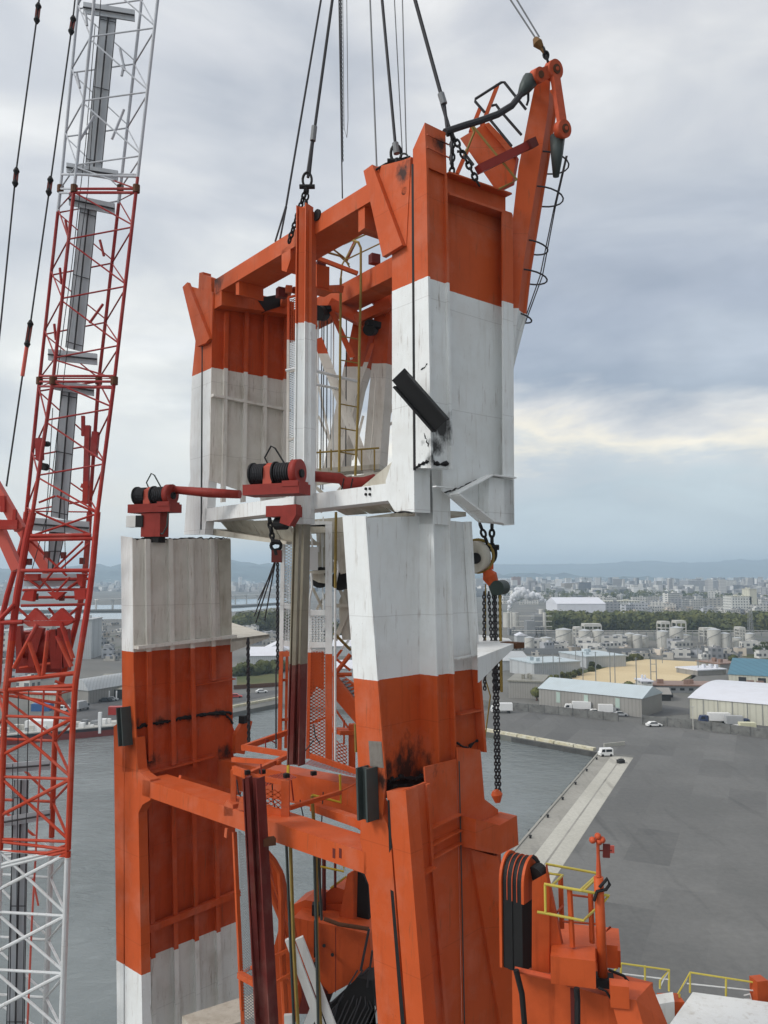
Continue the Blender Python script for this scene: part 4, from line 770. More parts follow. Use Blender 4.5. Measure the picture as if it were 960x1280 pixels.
for x, x2, y0, y1 in ((180, 184, 674, 950), (209, 213, 674, 955), (234, 239, 674, 958), (261, 263, 674, 850)):
    L('web_stiffener', MB().bar(LBL(x, y0)-E1*.09, LBL(x2, y1)-E1*.09, .03, .2, E1).bar(LBL(x, y0)-E1*.2, LBL(x2, y1)-E1*.2, .15, .025, E1), PAINTW, tw)
for x, x2, y0 in ((184, 190, 975), (213, 219, 985), (239, 245, 995), (266, 273, 1005)):
    L('web_stiffener', MB().bar(LBL(x, y0)-E1*.04, LBL(x2, 1290)-E1*.04, .03, .2, E1).bar(LBL(x, y0)-E1*.15, LBL(x2, 1290)-E1*.15, .15, .025, E1), PAINTW, tw2)
L('web_stiffener', MB().bar(LBL(167, 809)-E1*.14, LBL(290, 795)-E1*.14, .28, .10), PAINTW, tw)
L('web_stiffener', MB().bar(LBL(236, 857)-E1*.1, LBL(290, 848)-E1*.1, .22, .03), PAINTW, tw)
L('web_stiffener', MB().bar(LBL(176, 967)-E1*.12, LBL(262, 945)-E1*.12, .3, .03), PAINTW, tw)
L('web_stiffener', MB().bar(LBL(178, 1161)-E1*.14, LBL(296, 1114)-E1*.14, .16, .2), PAINTW, tw2)
seam(LBL, [(168, 910), (190, 905), (220, 899), (250, 893), (275, 890), (291, 892)], Lt, .05, -E1*.03)
seam(LBL, [(175, 906), (205, 902), (236, 896), (262, 891)], Lt, .04, -E1*.1)
seam(LBL, [(262, 891), (280, 893), (292, 905)], Lt, .035, -E1*.05)
seam(LBL, [(166, 673), (200, 674), (240, 673), (288, 673)], Lt, .02, -E1*.0)
L('dark_locating_channel', MB().hsec(LA(160, 883)-E2*.15, LA(163, 931)-E2*.15, .34, .30, .05, E1), M_GREY)
m = MB().prism([LBL(*p)-E1*.2 for p in [(290, 918), (303, 897), (311, 901), (301, 942), (290, 940)]], E1*.2); k = L('torn_bracket', m); L('burnt_tip', MB().bar(LBL(297, 899)-E1*.2, LBL(304, 898)-E1*.1, .2, .25), M_BLK, k)
L('stained_edge', MB().prism([LBL(*p)-E1*.02 for p in [(272, 676), (288, 675), (289, 796), (276, 797)]], E1*.015), M_BEIGE)
# canopies at the rear of each tower
def canopy(pts, h, drop):
    m = MB(); P = [V(p) for p in pts]; m.prism(P, (0, 0, -h))
    return m
za = LBL(289, 797).z
P0, P1 = LBL(289, 797), at(337, 793, 28.5); P2 = P0+E2*2.0+V((0, 0, 0))
m = MB(); q0 = g(289, 799, za); q1 = g(337, 793, za); q2 = g(289, 778, za); m.prism([q0, q1, q2], (0, 0, -.08)); m.prism([q0, q1, q1+V((0, 0, -.12)), (q0+q1)/2+V((-.3, 0, -.35)), q0+V((0, 0, -.42))], V((-.03, .05, 0)))
L('side_platform', m, M_BEIGE)
zb = at(643, 803, 20).z; q0 = g(597, 834, zb); q1 = g(643, 804, zb); q2 = g(596, 793, zb); q3 = g(636, 798, zb)
q0 = g(597, 822, zb)
m = MB().prism([q0, q1, q3, q2], (0, 0, -.06)); m.prism([q0, q1, q1+V((0, 0, -.1)), (q0+q1)/2+V((0, 0, -.28)), q0+V((0, 0, -.5))], V((.03, .05, 0)))
k = L('side_platform', m, M_WH); L('rusty_tip', MB().bar(q1+V((-.15, 0, -.05)), q1+V((.08, .2, -.05)), .5, .14), M_RUST, k)
# right tower, upper lift: bright flange, dark web, boxed corner column, outer plate
m = MB().pp(LA, [(428, 645), (457, 645), (472, 850), (482, 975), (478, 1025), (453, 1025), (449, 985), (442, 850)], E2*.05); L('tower_flange', m)
m = MB().prism([LB(*p)+E1*.0 for p in [(457, 647), (530, 645), (532, 970), (482, 978), (472, 850)]], E1*.04); rw = L('tower_web_plate', m)
CC = LB(524, 840)-E1*1.0; CA = PL(CC, E1); m = MB()
colpts = [(518, 560), (540, 560), (545, 840), (548, 970), (526, 972), (523, 840)]
c0 = PL(LB(523, 840)-E1*.75, (E1+D1).normalized())
dirn = (E2+D2).normalized()
top, bot = [c0(518, 588), c0(540, 588)], [c0(526, 975), c0(549, 969)]
wcol = .62
m.prism([top[0], top[1], bot[1], bot[0]], dirn*.05)
m.prism([top[0]+dirn*.05, top[1]+dirn*.05+(top[0]-top[1])*.25, bot[1]+dirn*.05+(bot[0]-bot[1])*.25, bot[0]+dirn*.05], dirn*(wcol-.1))
m.prism([top[0]+dirn*(wcol-.05), top[1]+dirn*(wcol-.05), bot[1]+dirn*(wcol-.05), bot[0]+dirn*(wcol-.05)], dirn*.05)
m.prism([c0(518, 586), c0(540, 586), c0(541, 655), c0(519, 655)], dirn*(wcol+.0)); L('corner_column', m)
cb_ = PL(c0(540, 640), dirn)
m = MB().prism([cb_(*p)+E1*.2 for p in [(566, 650), (587, 652), (597, 820), (606, 940), (606, 960), (574, 960), (572, 840)]], E1*.03)
m.prism([cb_(*p)+E1*.16 for p in [(585, 652), (588, 652), (598, 820), (607, 940), (604, 940), (595, 820)]], -E1*.2)
ow = L('outer_web_plate', m); L('web_stiffener', MB().bar(cb_(573, 893)+E1*.05, cb_(601, 887)+E1*.05, .28, .03), PAINT, ow)
L('web_stiffener', MB().bar(cb_(570, 824)+E1*.05, cb_(596, 819)+E1*.05, .2, .03), PAINT, ow)
m = MB().cyl(at(590, 697, 20.4), at(598, 695, 20.6), .4, 28); sh = L('rope_sheave', m, M_BEIGE, smooth=True)
L('sheave_rim', MB().tube([at(597, 695, 20.6)+V((math.sin(q)*.17, -.1*math.sin(q), 0))+V((math.sin(q)*.22, -.05, math.cos(q)*.42)) for q in [i*math.pi/10 for i in range(21)]], .04), M_OLD, sh)
L('sheave_hub', MB().cyl(at(594, 698, 20.2), at(598, 696, 20.7), .14), M_BLK, sh)
seam(LB, [(484, 976), (498, 971), (515, 974), (530, 966)], Lt, .05, -E1*.06); seam(LB, [(486, 982), (505, 980), (524, 984)], Lt, .035, -E1*.1)
seam(cb_, [(549, 969), (560, 962), (576, 955)], Lt, .045, -E1*.05); seam(cb_, [(576, 930), (588, 936), (603, 925)], Lt, .04, E1*.1)
L('burnt_ledge', MB().prism([LB(*p)+E1*.03 for p in [(480, 966), (535, 962), (536, 990), (508, 996), (484, 998)]], E1*.5), M_BLK)
# right tower, bottom lift
m = MB().pp(LA, [(452, 1000), (468, 1000), (484, 1030), (489, 1060), (506, 1290), (473, 1290), (461, 1106), (455, 1090), (455, 1070), (450, 1050)], E2*.35); L('tower_flange', m)
# fuller left strip
m = MB().pp(LA, [(483, 989), (507, 988), (531, 1290), (509, 1290), (491, 1060)], E2*.4); L('tower_flange', m)
LB2 = PL(LA(507, 990), E2)
m = MB().prism([LB2(*p)+E1*.05 for p in [(507, 988), (536, 978), (541, 1080), (560, 1290), (531, 1290)]], E1*.04)
m.prism([LB2(*p)-E1*.02 for p in [(533, 981), (537, 979), (542, 1080), (561, 1290), (557, 1290), (539, 1080)]], E1*.2)
k = L('recessed_face', m); L('web_stiffener', MB().bar(LB2(517, 1096)-E1*.05, LB2(540, 1083)-E1*.05, .2, .03), PAINT, k)
m = MB().prism([LB2(*p)+E1*.12 for p in [(536, 960), (576, 950), (583, 1290), (560, 1290)]], E1*.04); k = L('recessed_face', m)
for a, b in (((540, 1036), (577, 1018)), ((541, 1057), (577, 1038)), ((541, 1074), (577, 1054))): L('web_stiffener', MB().bar(LB2(*a)+E1*.05, LB2(*b)+E1*.05, .15, .03), PAINT, k)
m = MB().prism([LB2(*p)+E1*.1 for p in [(576.6, 935), (605, 938), (610, 1000), (627, 1013), (630, 1060), (640, 1290), (584, 1290)]], E1*.04); k = L('outer_web_plate', m)
m = MB().prism([LB2(*p)-E1*.35 for p in [(579, 1020), (609, 1028), (609, 1064), (579, 1058)]], E1*.5); m.prism([LB2(*p)-E1*.35 for p in [(609, 1028), (631, 1016), (633, 1052), (609, 1064)]], E1*.5)
L('jacking_bracket', m)
m = MB().prism([LB2(590, 1062)+E1*.02, LB2(604, 1066)-E1*.42, LB2(654, 1290)-E1*.5, LB2(628, 1290)+E1*.02], E1*.1); m.prism([LB2(604, 1066)-E1*.40, LB2(621, 1062)+E1*.0, LB2(664, 1290)+E1*.0, LB2(654, 1290)-E1*.48], E1*.08); L('raking_brace', m)
L('brace_foot', MB().cyl(LB2(643, 1268)-E1*.75, LB2(643, 1268)+E1*.1, .17), M_OR)
L('foot_hole', MB().cyl(LB2(643, 1268)-E1*.78, LB2(643, 1268)-E1*.74, .09), M_BLK)
L('slot', MB().pp(LA, [(484.5, 1000), (487, 1000), (490, 1060), (486.5, 1066)], -E2*.004), M_BLK); L('slot', MB().pp(LA, [(488, 1112), (492, 1114), (507, 1290), (502, 1290)], -E2*.004), M_BLK)
L('weather_line', MB().tube([LB2(576.5, 952)+E1*.06, LB2(583.5, 1290)+E1*.06], .015, 5), M_GREY)
L('dark_locating_channel', MB().hsec(LA(466, 957)-E2*.2, LA(468, 1022)-E2*.2, .36, .32, .05, E1), M_GREY)
L('bare_steel_patch', MB().pp(LA, [(461, 926), (477, 927), (480, 960), (463, 958)], -E2*.012), plain('scraped_steel', (.22, .20, .18), .6, .3, amt=1, sc=9))
# beams between the towers
beam('front_lower_beam', LA, (178, 974), (458, 1066), .46, .8)
beam('rear_lower_beam', LR, (262, 948), (460, 985), .85, .7)
m = MB().prism([LR(*p)-E2*.02 for p in [(360, 1000), (420, 1000), (460, 1020), (460, 1044), (425, 1020), (395, 1008)]], E2*.05); L('beam_haunch', m)
m = MB().bar(LR(412, 1003)-E2*.6, LA(449, 1046)+E2*.7, .26, .2); L('corner_brace', m)
m = MB().bar(LA(195, 978)+E2*.8, LR(300, 992), .1, .12); m.bar(LA(240, 960)+E2*1.4, LA(298, 965)+E2*1.4, .12, .12); L('plan_brace', m)
m = MB().pp(LA, [(280, 1020), (291, 1020), (291, 1006), (283, 1000), (283, 1002), (280, 1005)], E2*.4); L('beam_lug', m)
m = MB().pp(LA.off(-E2*.01), [(281, 1035), (284, 1036), (283, 1048), (280, 1046)], E2*.05); L('beam_lug', m)
for x in (416, 424): L('lifting_slot', MB().pp(LA, [(x, 1060), (x+3, 1061), (x+3, 1073), (x, 1072)], -E2*.01), M_DKRED)
L('black_tag', MB().box(LBL(267, 1010)-E1*.2, .15, .15, .4), M_BLK)
# service walkway platform between the towers
Y = 22.5
m = MB()
P = [at(308, 975, 21), at(360, 943, 22.6), at(352, 972, 20.8)]
m.bar(at(306, 970, 21), at(362, 944, 23), .12, .12); m.bar(at(304, 968, 21.2), at(358, 979, 20.8), .1, .12); m.bar(at(292, 962, 21.6), at(292, 1002, 21.6), .14, .14); m.bar(at(292, 962, 21.6), at(308, 968, 21), .1, .2)
m.bar(at(357, 975, 20.8), at(357, 1022, 20.8), .2, .2); m.bar(at(300, 1003, 21.2), at(356, 1022, 20.8), .12, .3); m.bar(at(303, 935, 23.5), at(360, 915, 25), .12, .15); m.bar(at(304, 934, 23.4), at(360, 943, 22.8), .1, .15); m.bar(at(362, 1010, 21), at(426, 990, 22), .1, .1); m.bar(at(426, 989, 22), at(448, 978, 22.6), .03, .03)
wp = L('walkway_frame', m)
L('mesh_panel', MB().mesh(at(330, 986, 21), at(352, 988, 21), at(352, 1016, 21), at(330, 1012, 21), .09, .014), PAINT, wp)
L('grating', MB().mesh(at(310, 975, 21.3), at(358, 965, 22.8), at(372, 972, 21.3), at(330, 983, 20.7), .09, .02), M_RED, wp)
for p in ((309, 968, 21), (328, 967, 21.2), (358, 972, 20.8), (392, 969, 22)): L('cable_clamp', MB().box(at(*p), .14, .12, .1, .5), M_BLK, wp)
for s_ in ([at(327, 968, 21), at(326, 955, 21)], [at(332, 938, 24), at(332, 925, 24), at(338, 925, 24.4), at(346, 930, 24.4)], [at(364, 975, 21), at(367, 1001, 21)]): L('thin_handrail', MB().tube(s_, .02, 5), M_RED, wp)
for s_ in ([at(425, 968, 22), at(426, 1003, 22), at(390, 994, 22)], [at(390, 994, 22), at(391, 1012, 22)], [at(361, 935, 22.4), at(360, 968, 22)]): L('yellow_handrail', MB().tube(s_, .04, 6), M_YEL, wp)
# H column (guide post): long dark red post and short post in front
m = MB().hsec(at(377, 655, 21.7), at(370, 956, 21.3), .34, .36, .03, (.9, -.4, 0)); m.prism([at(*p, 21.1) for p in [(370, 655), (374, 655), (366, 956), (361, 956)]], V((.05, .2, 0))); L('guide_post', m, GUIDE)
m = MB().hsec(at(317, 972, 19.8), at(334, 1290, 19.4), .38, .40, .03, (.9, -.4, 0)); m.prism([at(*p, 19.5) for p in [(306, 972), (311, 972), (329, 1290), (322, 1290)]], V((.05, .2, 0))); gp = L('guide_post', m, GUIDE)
L('bolt_block', MB().box(at(336, 1056, 19.7), .3, .2, .16, .4), M_RUST, gp)
# ladder cage tower in the middle
m = MB()
for x0, x1, y0, y1, d, w_ in ((354, 349.5, 660, 940, 25, .12), (372, 370, 660, 800, 25, .06), (388, 384.5, 762, 948, 24.6, .1), (411, 411, 652, 952, 24.2, .2), (359, 357, 812, 935, 25.2, .08), (402, 404, 660, 762, 24.8, .04)):
    m.bar(at(x0, y0, d), at(x1, y1, d), w_, w_)
for a, b, d in (((352, 756), (371, 760), 25), ((386, 766), (408, 766), 24.5), ((386, 806), (408, 806), 24.5), ((352, 803), (368, 806), 25), ((350, 818), (362, 817), 25), ((388, 655), (412, 655), 24.5)): m.bar(at(*a, d), at(*b, d), .1, .16)
lc = L('ladder_tower', m)
L('mesh_panel', MB().mesh(at(356, 660, 25), at(371, 660, 25), at(368, 802, 25), at(352, 802, 25), .075, .014), PAINT, lc)
L('mesh_panel', MB().mesh(at(387, 770, 24.5), at(406, 770, 24.5), at(406, 804, 24.5), at(387, 804, 24.5), .08, .014), PAINT, lc)
L('mesh_panel', MB().mesh(at(386, 812, 24.6), at(406, 812, 24.6), at(406, 948, 24.6), at(385, 948, 24.6), .08, .014), PAINT, lc)
L('mesh_panel', MB().mesh(at(418, 925, 24), at(434, 932, 24), at(434, 960, 24), at(416, 955, 24), .08, .014), PAINT, lc)
L('side_plate', MB().prism([at(*p, 24.9) for p in [(386, 812), (405, 812), (405, 862), (396, 858), (388, 872), (385, 880)]], V((0, .03, 0))), PAINT, lc)
L('base_grating', MB().mesh(at(380, 955, 22.8), at(448, 972, 22.3), at(448, 962, 24.2), at(392, 947, 24.5), .1, .02), M_RED)
m = MB().bar(at(388, 945, 23.4), at(450, 966, 22.8), .1, .14); m.bar(at(440, 905, 24.5), at(440, 965, 24.5), .25, .2); m.bar(at(418, 914, 24.3), at(438, 914, 24.6), .7, .12); m.tube([at(417, 820, 24), at(417, 950, 24)], .025); L('landing_frame', m, PAINT)
L('stair_stringer', MB().prism([at(*p, 24.8) for p in [(417, 842), (446, 880), (446, 906), (417, 872)]], V((.06, .08, 0))))
m = MB().prism([at(*p, 26) for p in [(417, 838), (446, 858), (446, 880), (417, 850)]], V((.06, .08, 0))); st = L('stair_stringer', m)
m = MB()
for i in range(9):
    p = at(419+i*3, 852+i*4, 24.9); m.bar(p, p+V((.2, .9, 0)), .22, .025)
L('tread', m, M_LROPE, st)
m = MB().tube([at(419, 842, 25), at(438, 818, 25)], .07).tube([at(418, 822, 25), at(438, 838, 25)], .04).tube([at(415, 843, 25), at(440, 843, 25)], .06).tube([at(430, 900, 25), at(430, 930, 25)], .03); L('tie_tube', m)
rails('yellow_handrail', [[at(418, 792, 24.5), at(438, 812, 25.5)], [at(444, 905, 23), at(445, 940, 23)], [at(420, 640, 23.5), at(419, 735, 23.5)]], .045, M_OLD, Lt)
# cabinet and machinery at the waist
m = MB().box(at(389, 713, 24), .30, .3, .70, .5); k = L('electrical_cabinet', m, M_WH)
for x in (385, 389): L('cable_conduit', MB().tube([at(x, 716, 23.9), at(x+1, 735, 23.9), at(x-2, 748, 23.9), at(x-3, 770, 23.9)], .035), M_WH, k)
for x in (386, 390): L('cable_conduit', MB().tube([at(x, 686, 23.9), at(x, 675, 23.9), at(x-3, 664, 23.9)], .03), M_WH, k)
L('cable_conduit', MB().tube([at(416, 701, 23.8), at(421, 702, 23.8), at(423, 712, 23.8), at(419, 730, 23.8), at(419, 950, 23.8)], .035), M_WH, k)
m = MB().prism([at(*p, 25) for p in [(384, 650), (432, 646), (434, 716), (398, 716), (395, 660), (384, 660)]], V((.2, .6, 0)))
m.bar(at(386, 662, 24.6), at(430, 660, 24.6), .3, .25); m.bar(at(386, 716, 24.6), at(436, 713, 24.6), .4, .1); m.bar(at(424, 672, 24.4), at(434, 716, 24.4), .2, .4)
k = L('winch_housing', m, M_BEIGE); L('sheave', MB().cyl(at(424, 726, 24.6), at(433, 724, 25), .3, 20), M_BLK, k); L('sheave', MB().cyl(at(400, 722, 24.6), at(403, 721, 25.2), .32, 20), M_BLK, k)
L('side_plate', MB().prism([at(*p, 24.5) for p in [(388, 718), (404, 716), (410, 730), (398, 728), (390, 724)]], V((.03, .05, 0))), M_BEIGE, k)
m = MB().prism([at(*p, 26) for p in [(424, 750), (436, 726), (436, 800), (428, 800), (424, 770)]], V((.2, .2, 0))); m.bar(at(436, 760, 26), at(419, 800, 26), .15, .15); m.bar(at(418, 757, 25.8), at(438, 757, 25.8), .12, .12); L('inner_strut', m, M_BEIGE)
for a, b, d, w_, mt in (((391, 735), (404, 762), 25.6, .08, M_BEIGE), ((412, 735), (396, 762), 25.7, .08, M_BEIGE), ((388, 672), (408, 690), 25, .07, M_BEIGE), ((398, 650), (398, 690), 24.9, .06, M_WH), ((404, 646), (404, 684), 24.6, .04, M_WH), ((424, 735), (436, 762), 25.9, .1, M_BEIGE), ((436, 800), (417, 826), 25.5, .08, PAINT), ((386, 905), (417, 893), 24.9, .06, PAINT), ((418, 885), (446, 925), 25.4, .06, PAINT), ((350, 850), (360, 850), 25.1, .08, PAINT), ((350, 900), (360, 899), 25.1, .08, PAINT)): L('lattice_brace', MB().bar(at(*a, d), at(*b, d), w_, w_, (0, 1, 0)), mt)
for a, b, d in (((392, 905), (400, 930), 24), ((380, 940), (392, 925), 23), ((296, 975), (304, 1000), 21.4), ((340, 975), (346, 1018), 21.2), ((375, 1000), (392, 1060), 22.6), ((404, 990), (404, 1060), 22.8)): L('hanging_cable', MB().tube([at(*a, d), at((a[0]+b[0])/2-2, (a[1]+b[1])/2+3, d), at(*b, d)], .018, 5), M_ROPE)
# below the front beam: mesh ladder, curved pipe, white brace, yellow poles
m = MB()
m.bar(at(293, 1040, 21.8), at(303, 1262, 21.3), .1, .1); m.bar(at(299, 1218, 21), at(321, 1230, 20.6), .14, .14); m.bar(at(303, 1262, 21.3), at(304, 1290, 21.3), .09, .09); m.bar(at(302, 1217, 21.5), at(322, 1205, 21), .08, .08)
lf = L('ladder_frame', m); L('mesh_panel', MB().mesh(at(298, 1038, 21.6), at(313, 1050, 21.4), at(324, 1290, 21), at(306, 1290, 21), .055, .012), M_LROPE, lf)
m = MB().tube([at(330, 1062, 22), at(342, 1076, 22), at(350, 1090, 22), at(352, 1120, 22), at(352, 1180, 22), at(358, 1290, 22)], .09)
m.tube([at(334, 1080, 22.1), at(341, 1120, 22.1), at(362, 1170, 22.1)], .09); L('curved_pipe', m, M_OR)
m = MB().prism([at(*p, 22.4) for p in [(331, 1070), (350, 1095), (366, 1170), (372, 1250), (362, 1290), (340, 1290), (338, 1200), (350, 1155), (332, 1110)]], V((.1, .15, 0))); L('curved_bracket', m, M_OR)
m = MB().bar(at(331, 1078, 22), at(350, 1128, 22), .06, .05); m.bar(at(338, 1198, 21.8), at(368, 1184, 21.8), .08, .08); m.bar(at(340, 1231, 21.6), at(398, 1197, 21.6), .07, .07); m.bar(at(352, 1222, 21.7), at(372, 1232, 21.7), .09, .09); L('tie_tube', m, M_OR)
m = MB().bar(at(361, 1173, 21.5), at(404, 1290, 21.5), .2, .12, (0, 1, 0)); m.bar(at(374, 1172, 21.4), at(418, 1290, 21.4), .2, .12, (0, 1, 0)); m.bar(at(382, 1290, 21.6), at(394, 1258, 21.6), .22, .1, (0, 1, 0)); m.bar(at(360, 1268, 21.6), at(361, 1292, 21.6), .2, .1, (0, 1, 0)); L('white_brace', m, M_WH)
rails('yellow_pole', [[at(363, 1055, 21.2), at(367, 1180, 21.2), at(373, 1290, 21.2)], [at(390, 995, 21.8), at(395, 1070, 21.5), at(396, 1180, 21.3), at(401, 1290, 21.3)]], .05, M_OLD, Lt)
rails('steel_pole', [[at(358, 1055, 21.4), at(363, 1180, 21.4), at(368, 1290, 21.4)], [at(398, 1068, 21.6), at(402, 1150, 21.6)], [at(393, 1070, 21), at(398, 1290, 21)]], .04, M_GREY, Lt)
m = MB().box(at(283, 1290, 24), 2.2, 1.2, .5, .6); L('stained_pedestal', m, M_BEIGE)
# ================================================================ RED AND WHITE LATTICE BOOM CRANE AT THE LEFT
Bt = thing('lattice_boom_crane', at(20, 1290, 25), 'tall red and white lattice boom crane rising at the left edge beside the water', 'crane')
FLp = [(122, -60), (118, 0), (95, 215), (67, 470), (41, 640), (33, 675), (20, 752), (9, 853), (6, 880), (0, 1070), (-8, 1290)]
FRp = [(204, -60), (197, 0), (170, 240), (143, 475), (122, 640), (116, 707), (111, 750), (95, 847), (92, 880), (85, 1060), (77, 1290)]
BLp = [(104, -60), (98, 0), (77, 222), (50, 470), (33, 640), (28, 680), (10, 740), (2, 774), (-2, 853), (-8, 880), (-16, 1070), (-26, 1290)]
BRp = [(182, -60), (176, 10), (150, 240), (123, 480), (112, 640), (108, 700), (100, 760), (78, 847), (70, 880), (64, 1060), (56, 1290)]
def ch(P, y, d):
    for (x0, y0), (x1, y1) in zip(P, P[1:]):
        if y <= y1 or (x1, y1) == P[-1]: return at(x0+(x1-x0)*(y-y0)/(y1-y0), y, d)
fl = lambda y: ch(FLp, y, 24.8); fr = lambda y: ch(FRp, y, 24.2); bl = lambda y: ch(BLp, y, 26.6); br = lambda y: ch(BRp, y, 26.0)
CH = [fl, fr, bl, br]
def section(y0, y1, nodes, yoff, rc, rl, ry=45, extra=None):
    m = MB()
    for f in CH: 
        ys = [y0+(y1-y0)*i/4 for i in range(5)]; m.tube([f(y) for y in ys], rc, 10)
    o = m.build('chord_frame', RPAINT, Bt)
    c = lambda y: max(y0, min(y1, y))
    for a, b in zip(nodes, nodes[1:]):
        m = MB()
        m.tube([fl(c(a+yoff)), fr(c(a))], rl, 7); m.tube([fl(c(a+yoff+3)), fr(c(b-3))], rl, 7)
        m.tube([bl(c(a+ry+yoff)), br(c(a+ry))], rl, 6); m.tube([bl(c(a+ry+yoff)), br(c(b+ry-4))], rl*.9, 6)
        m.tube([fr(c(a+4)), br(c(a+ry)), fr(c(b-4))], rl, 6); m.tube([fl(c(a+yoff)), bl(c(a+ry+yoff-5)), fl(c(b+yoff))], rl, 6)
        m.build('lattice_bay', RPAINT, Bt)
section(-60, 236, [-125, -45, 35, 115, 195, 275], 11, .050, .026)
section(240, 473, [206, 284, 358, 432, 520], 15, .055, .027)
section(477, 640, [430, 511, 580, 650], 14, .06, .029)
for y, d in ((218, 3), (236, 0), (241, 0), (470, 0), (477, 0), (483, 2)):
    m = MB()
    m.tube([fl(y), fr(y+d)], .04, 6); m.tube([bl(y), br(y)], .04, 6); m.tube([fl(y), bl(y)], .035, 6); m.tube([fr(y), br(y)], .035, 6)
    m.build('cross_tube', RPAINT, Bt)
m = MB()
for f in CH:
    for y in (236, 476): p = f(y); m.cyl(p+V((0, 0, -.12)), p+V((0, 0, .12)), .11, 10)
m.build('pin_joint', M_RUST, Bt)
# walkway panels inside the boom
mid = lambda y, t, d=25.6: at(*[(1-t)*a+t*b for a, b in zip((px_(FLp, y), y), (px_(FRp, y), y))], d)
def px_(P, y):
    for (x0, y0), (x1, y1) in zip(P, P[1:]):
        if y <= y1: return x0+(x1-x0)*(y-y0)/(y1-y0)
    return P[-1][0]
runs = [((126, 10), (146, 14), (127, 212), (107, 206)), ((101, 252), (121, 258), (103, 440), (82, 434)), ((77, 482), (97, 486), (84, 650), (64, 646)), ((62, 662), (82, 662), (70, 716), (60, 716)), ((18, 975), (35, 975), (30, 1290), (8, 1290))]
for a, b, c, d in runs:
    m = MB().prism([at(*a, 25.6), at(*b, 25.6), at(*c, 25.6), at(*d, 25.6)], V((0, .05, 0))); o = m.build('walkway_panel', M_PANEL, Bt)
    m = MB(); mx = lambda p, q, t: (p[0]+(q[0]-p[0])*t, p[1]+(q[1]-p[1])*t)
    m.tube([at(*mx(a, b, .5), 25.55), at(*mx(d, c, .5), 25.55)], .028, 5)
    for p, q in ((a, d), (b, c)): m.tube([at(*p, 25.55), at(*q, 25.55)], .014, 5)
    for t in (.07, .5, .96): m.tube([at(*mx(a, d, t), 25.55), at(*mx(b, c, t), 25.55)], .014, 5)
    m.build('dark_edge_rail', M_ROPE, o)
for x0, x1, y0, y1, k in ((104, 168, 2, 12, 14), (83, 147, 203, 213, 12), (86, 143, 242, 254, 14), (60, 121, 436, 442, 14), (68, 117, 474, 482, 13), (40, 111, 647, 652, 16), (30, 105, 717, 717, 16), (0, 62, 955, 950, 12), (2, 62, 1022, 1012, 12)):
    m = MB().prism([at(x0, y0, 25.5), at(x1, y1, 25.5), at(x1, y1+k, 25.5), at(x0, y0+k, 25.5)], V((0, .06, 0))); o = m.build('landing_panel', M_PANEL, Bt)
    MB().tube([at(x0, y0+k*.5, 25.45), at(x1, y1+k*.5, 25.45)], .03, 5).build('dark_edge_rail', M_ROPE, o)
for p in ((150, 60, 156, 88), (155, 80, 152, 95), (140, 174, 155, 137), (100, 175, 118, 145), (82, 275, 86, 300), (125, 300, 130, 320), (112, 404, 129, 380), (75, 335, 77, 355), (68, 405, 70, 425), (96, 92, 100, 110), (107, 15, 109, 32)):
    MB().tube([at(p[0], p[1], 25), at(p[2], p[3], 25)], .045, 5).build('bracket_arm', RPAINT, Bt)
for q in ((110, 532, 107, 630, .16), (120, 540, 117, 570, .2), (104, 520, 104, 545, .1), (102, 607, 111, 610, .14), (49, 548, 50, 575, .2)): MB().bar(at(q[0], q[1], 25.4), at(q[2], q[3], 25.4), q[4], q[4]).build('hoist_cylinder', RPAINT, Bt)
m = MB().cyl(at(53, 583, 25.4), at(58, 584, 25.6), .12, 12); m.cyl(at(57, 555, 25.4), at(60, 555, 25.6), .09, 12); m.build('guide_roller', M_BLK, Bt)
for pts in (((126, 0), (110, 236), (101, 300), (74, 520), (60, 640), (40, 712)), ((119, 30), (107, 180), (90, 330), (70, 480)), ((66, 510), (55, 700)), ((80, 620), (82, 715)), ((23, 860), (20, 1290)), ((36, 860), (28, 1290)), ((16, 955), (12, 1290))):
    MB().tube([at(*p, 25.3) for p in pts], .014, 5).build('inner_cable', M_ROPE, Bt)
MB().tube([at(55, 860, 25.2), at(44, 1080, 25.2), at(40, 1150, 25.2), at(34, 1290, 25.2)], .03, 6).build('inner_cable', M_PINK, Bt)
MB().tube([at(41, 1098, 25.1), at(48, 1132, 25.1)], .03, 5).build('inner_cable', M_PINK, Bt)
# boom foot, the kneed part
K = lambda x, y, d=24.6: at(x/4.925, 620+y/4.925, d)
m = MB()
for f, r in ((fl, .11), (fr, .09), (bl, .09), (br, .09)): m.tube([f(y) for y in (640, 676, 707, 745, 774, 810, 850, 862)], r, 10)
m.build('chord_frame', RPAINT, Bt)
def tubes(name, L_, r, mat=RPAINT, d=24.6):
    for a, b in L_: MB().tube([K(*a, d), K(*b, d)], r, 8).build(name, mat, Bt)
tubes('lattice_tube', [((185, 268), (575, 262)), ((190, 245), (560, 240)), ((130, 460), (560, 458))], .06)
tubes('lattice_tube', [((190, 280), (410, 490)), ((510, 280), (330, 450)), ((550, 290), (360, 460)), ((225, 100), (550, 235)), ((180, 250), (580, 115)), ((240, 40), (340, 0)), ((350, 0), (590, 100)), ((330, 460), (240, 570)), ((240, 500), (330, 590)), ((430, 500), (350, 590))], .035, d=24.9)
tubes('lattice_tube', [((150, 515), (545, 510)), ((140, 580), (540, 575)), ((140, 625), (520, 622)), ((130, 675), (520, 668)), ((130, 480), (240, 560)), ((540, 480), (420, 570)), ((500, 670), (420, 740))], .045, d=25.4)
